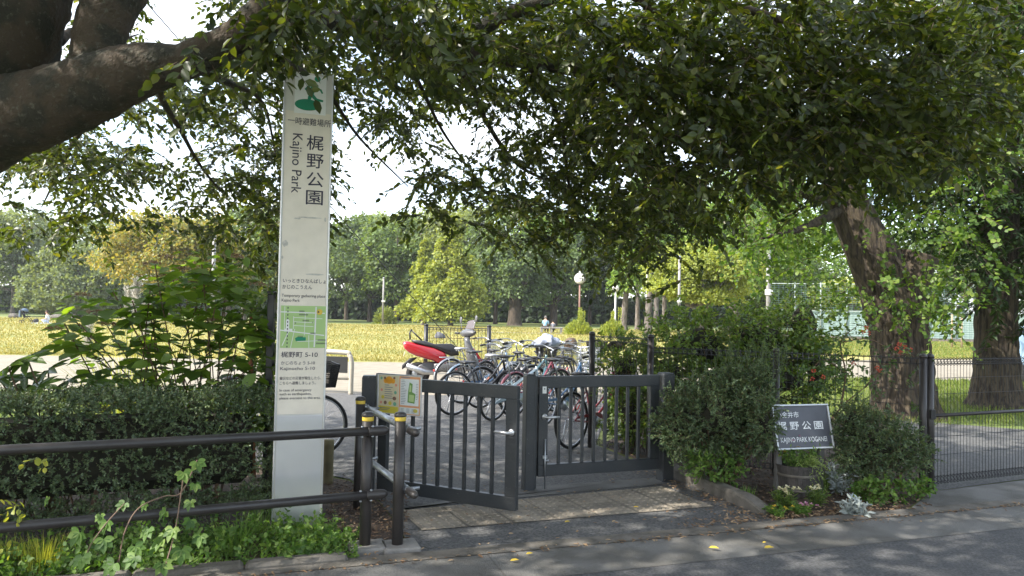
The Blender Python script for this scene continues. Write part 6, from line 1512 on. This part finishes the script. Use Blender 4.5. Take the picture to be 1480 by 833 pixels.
# ================================================================== PEOPLE
def skin(name, V, E_, Rd, mat, root, sub=1):
    me = bpy.data.meshes.new(name); me.from_pydata(V, E_, []); o = bpy.data.objects.new(name, me); C.objects.link(o); o.modifiers.new('s', 'SKIN')
    for i, r_ in enumerate(Rd): me.skin_vertices[0].data[i].radius = (r_, r_) if not isinstance(r_, tuple) else r_
    me.skin_vertices[0].data[0].use_root = True; u = o.modifiers.new('u', 'SUBSURF'); u.levels = sub; u.render_levels = sub
    dg = bpy.context.evaluated_depsgraph_get(); m2 = bpy.data.meshes.new_from_object(o.evaluated_get(dg)); m2.materials.clear(); m2.materials.append(mat); m2.name = name
    for p_ in m2.polygons: p_.use_smooth = True
    bpy.data.objects.remove(o); return link(name, m2, root)
SK = pm('skin', (.48, .30, .21), .6)
def person(loc, rz, label, shirt, trousers, hair, seat=.42, s=1.0, group=None, ground=False, reach=0):
    rt = empty('person', loc, rz, label, 'person', group); rt.scale = (s, s, s); z0 = seat
    # facing +X; sitting: hips at seat height, thighs forward, shins down (or folded on the ground)
    if ground: kn = [(.36, .16, z0+.16), (.36, -.16, z0+.16)]; an = [(.12, .20, z0-.04), (.14, -.20, z0-.04)]; toe = [(.22, .12, z0-.05), (.24, -.12, z0-.05)]
    else: kn = [(.42, .10, z0+.08), (.42, -.10, z0+.08)]; an = [(.40, .10, .08), (.44, -.10, .08)]; toe = [(.54, .11, .03), (.58, -.11, .03)]
    V = [(0, 0, z0+.10), (0, 0, z0+.25), (.03, 0, z0+.42), (.05, 0, z0+.54), (.06, 0, z0+.60), (.08, 0, z0+.68), (.09, 0, z0+.78)]
    Rr = [.14, .125, .135, .10, .052, .085, .09]; E_ = [(0, 1), (1, 2), (2, 3), (3, 4), (4, 5), (5, 6)]
    arms = []
    for i, s_ in enumerate((1, -1)):
        b = len(V); V += [(.02, s_*.17, z0+.50), (.06, s_*.22, z0+.26), (.24+reach, s_*.16, z0+.20), (.31+reach, s_*.13, z0+.20)]; Rr += [.058, .045, .036, .03]; E_ += [(3, b), (b, b+1), (b+1, b+2), (b+2, b+3)]; arms.append(b)
    for i in range(2):
        b = len(V); sg = 1 if i == 0 else -1; V += [(.06, sg*.09, z0+.08), kn[i], an[i], toe[i]]; Rr += [.085, .062, .04, .035]; E_ += [(0, b), (b, b+1), (b+1, b+2), (b+2, b+3)]
    skin('body', V, E_, Rr, SK, rt)
    a, b = arms
    skin('shirt', [V[0], V[1], V[2], V[3], V[a], V[a+1], V[b], V[b+1]], [(0, 1), (1, 2), (2, 3), (3, 4), (4, 5), (3, 6), (6, 7)], [.155, .145, .155, .115, .072, .06, .072, .06], shirt, rt)
    l0 = b+4; l1 = l0+4
    skin('trousers', [V[0], V[l0], V[l0+1], V[l0+2], V[l1], V[l1+1], V[l1+2]], [(0, 1), (1, 2), (2, 3), (0, 4), (4, 5), (5, 6)], [.15, .10, .078, .055, .10, .078, .055], trousers, rt)
    mb = MB(); mb.ball((.07, 0, z0+.76), (.105, .095, .115), 14, 9)
    for i, v in enumerate(mb.v):
        if v.x > .11 and v.z < z0+.80: mb.v[i].x = .11
    mb.build('hair', hair, rt)
    mb = MB(); mb.ball((.18, 0, z0+.73), (.018, .012, .02), 8, 5); 
    mb.build('nose', SK, rt)
    for s_ in (-1, 1):
        mb = MB(); mb.ball((.168, s_*.034, z0+.755), (.010, .014, .008), 8, 5); mb.build('eye', M['text'], rt); mb = MB(); mb.ball((.09, s_*.098, z0+.735), (.018, .008, .026), 8, 5); mb.build('ear', SK, rt)
    mb = MB(); mb.ball((.163, 0, z0+.695), (.008, .024, .006), 8, 4); mb.build('mouth', pm('lip', (.4, .15, .12), .6) if 'lip' not in bpy.data.materials else bpy.data.materials['lip'], rt)
    for i, k in enumerate((a+3, b+3)):
        sg = 1 if i == 0 else -1; w_ = Vector(V[k]); 
        for f in range(5): pass
        mb = MB(); mb.ball(w_+Vector((.04, 0, 0)), (.045, .035, .016), 8, 5)
        for f in range(4): mb.tube([w_+Vector((.06, (f-1.5)*.017, 0)), w_+Vector((.10+.01*(f in (1, 2)), (f-1.5)*.018, -.005)), w_+Vector((.125+.01*(f in (1, 2)), (f-1.5)*.018, -.025))], [.008, .0075, .006], 6)
        mb.tube([w_+Vector((.02, -sg*.025, 0)), w_+Vector((.055, -sg*.05, 0)), w_+Vector((.08, -sg*.052, -.01))], [.009, .008, .006], 6); mb.build('hand', SK, rt)
    return rt
cloth = lambda n_, c_: pm(n_, c_, .9, var=.15)
bp_ = base_at(794, 481, 57); bn = empty('park_bench', bp_, 0, 'pale stone bench on the lawn with people sitting on it', 'bench')
mb = MB(); mb.box((0.15, 0, .40), (1.75, .48, .10), bev=.015); mb.build('seat', M['concrete'], bn)
for x in (-.6, .15, .9): mb = MB(); mb.box((x, 0, .175), (.16, .42, .35), bev=.01); mb.build('leg', M['concrete'], bn)
person((bp_.x-.32, bp_.y+.02, 0), R(75), 'person in a light blue shirt sitting on the pale bench, back to us', cloth('blue_shirt', (.28, .48, .62)), cloth('dark_trousers', (.03, .03, .04)), cloth('grey_hair', (.16, .15, .14)), .36, 1.08)
person((bp_.x+.28, bp_.y+.05, 0), R(95), 'smaller person in grey sitting on the bench beside the blue shirt', cloth('grey_shirt', (.22, .23, .26)), cloth('navy_trousers', (.03, .04, .08)), cloth('dark_hair', (.02, .018, .015)), .40, .80)
q1_ = base_at(66, 467, 57); bl_ = MB(); bl_.box((0, 0, .018), (1.9, 1.5, .02), bev=.008); o = bl_.build('picnic_sheet', cloth('pale_sheet', (.55, .62, .70))); o.location = q1_; tag(o, 'pale picnic sheet spread on the far lawn', 'picnic sheet')
person((q1_.x+.15, q1_.y, -.0), R(-160), 'person in white sitting on the picnic sheet on the far lawn', cloth('white_shirt', (.70, .70, .72)), cloth('pale_trousers', (.5, .55, .62)), cloth('brown_hair', (.06, .035, .025)), .10, 1.05, ground=True)
o = lump('bag', cloth('dark_bag', (.03, .03, .035)), (q1_.x-.55, q1_.y-.3, .19), (.2, .16, .18), 'dark bag lying on the picnic sheet', 'bag', .2, 3)
q2_ = base_at(38, 467, 57); st_ = empty('pushchair', q2_, R(15), 'dark pushchair with blue-grey hood and cloth standing on the far lawn', 'pushchair')
mb = MB(); 
for s in (-1, 1): mb.tube([(-.35, s*.24, 1.05), (.05, s*.24, .5), (.42, s*.22, .12)], .018, 6); mb.tube([(.1, s*.24, .55), (-.32, s*.24, .12)], .018, 6)
mb.tube([(-.35, -.24, 1.05), (-.35, .24, 1.05)], .02, 6); mb.build('frame', M['black_plastic'], st_)
mb = MB(); mb.box((.02, 0, .48), (.42, .38, .08), M=Matrix.Rotation(R(-12), 4, 'Y'), bev=.03); mb.box((-.2, 0, .68), (.08, .38, .42), M=Matrix.Rotation(R(-20), 4, 'Y'), bev=.03); mb.build('seat', cloth('black_seat', (.02, .02, .025)), st_)
for x, s in ((.42, -1), (.42, 1), (-.32, -1), (-.32, 1)): mb = MB(); torus(mb, (x, s*.24, .11), .09, .022, 16, 6); mb.build('wheel', M['black_rubber'], st_)
mb = MB(); mb.ball((-.15, 0, .92), (.28, .22, .22), 14, 8); mb.v = [Vector((v.x, v.y, max(v.z, .88-.3*v.x))) for v in mb.v]; mb.build('hood', cloth('hood_blue', (.10, .14, .20)), st_)
mb = MB(); mb.box((-.42, 0, .70), (.10, .46, .55), bev=.05); mb.build('hanging_cloth', cloth('blue_grey_cloth', (.18, .23, .30)), st_)
# low stones and logs at the far edge of the lawn
for i, (px, w_, lab) in enumerate([(20, .5, 'low stone on the far lawn left of the pushchair'), (85, .9, 'low dark log seat beyond the picnic sheet'), (104, .7, 'flat dark stone at the end of the far hedge')]):
    p = base_at(px, 460, 74); lump('stone', M['concrete_old'], (p.x, p.y, .16), (w_, .4, .3), lab, 'stone', .2, i)
o = lump('field_bag', cloth('grey_pack', (.12, .12, .14)), (*base_at(636, 478, 40).xy, .2), (.28, .2, .2), 'dark bundle lying on the lawn behind the mesh barrier', 'bag', .4, 6, 5)
# pale blue small car at the edge of view
p = base_at(1492, 560, 19.5); cr_ = empty('parked_car', p, R(80), 'pale blue small car mostly hidden behind the second thick trunk', 'car')
prof = [(-1.6, .28), (-1.62, .75), (-1.45, .95), (-1.2, 1.42), (-.2, 1.5), (.45, 1.4), (.95, .98), (1.55, .86), (1.66, .6), (1.64, .28)]
cb_ = MB(); n = len(prof); vs = []; fs = []
for y, s in ((-.74, .93), (-.68, 1), (.68, 1), (.74, .93)):
    for a, b in prof: vs.append((a*s, y*(1 if b < 1 else .86), .8+(b-.8)*s))
for k in range(3):
    for i in range(n): fs.append((k*n+i, k*n+(i+1) % n, (k+1)*n+(i+1) % n, (k+1)*n+i))
fs += [tuple(range(n))[::-1], tuple(3*n+i for i in range(n))]; cb_.add(vs, fs, False); cb_.build('body', pm('pale_blue_car', (.30, .45, .62), .25, coat=.6), cr_)
gm = pm('car_glass', (.03, .04, .05), .08)
for s in (-1, 1):
    mb = MB(); mb.box((-.4, s*.655, 1.19), (1.25, .03, .36), bev=.01); mb.build('window', gm, cr_); mb = MB(); mb.lathe([(.27, -.08), (.28, -.06), (.28, .06), (.27, .08), (.15, .09)], 20, Matrix.Translation((1.02, s*.68, .28)) @ Matrix.Rotation(-s*PI/2, 4, 'X')); mb.build('wheel', M['black_rubber'], cr_)
    mb = MB(); mb.lathe([(.27, -.08), (.28, -.06), (.28, .06), (.27, .08), (.15, .09)], 20, Matrix.Translation((-1.02, s*.68, .28)) @ Matrix.Rotation(-s*PI/2, 4, 'X')); mb.build('wheel', M['black_rubber'], cr_)
    mb = MB(); mb.ball((1.6, s*.5, .7), (.06, .14, .08), 10, 6); mb.build('headlight', M['globe'], cr_)
mb = MB(); mb.box((.70, 0, 1.2), (.05, 1.15, .42), M=Matrix.Rotation(R(-50), 4, 'Y'), bev=.01); mb.build('windscreen', gm, cr_)
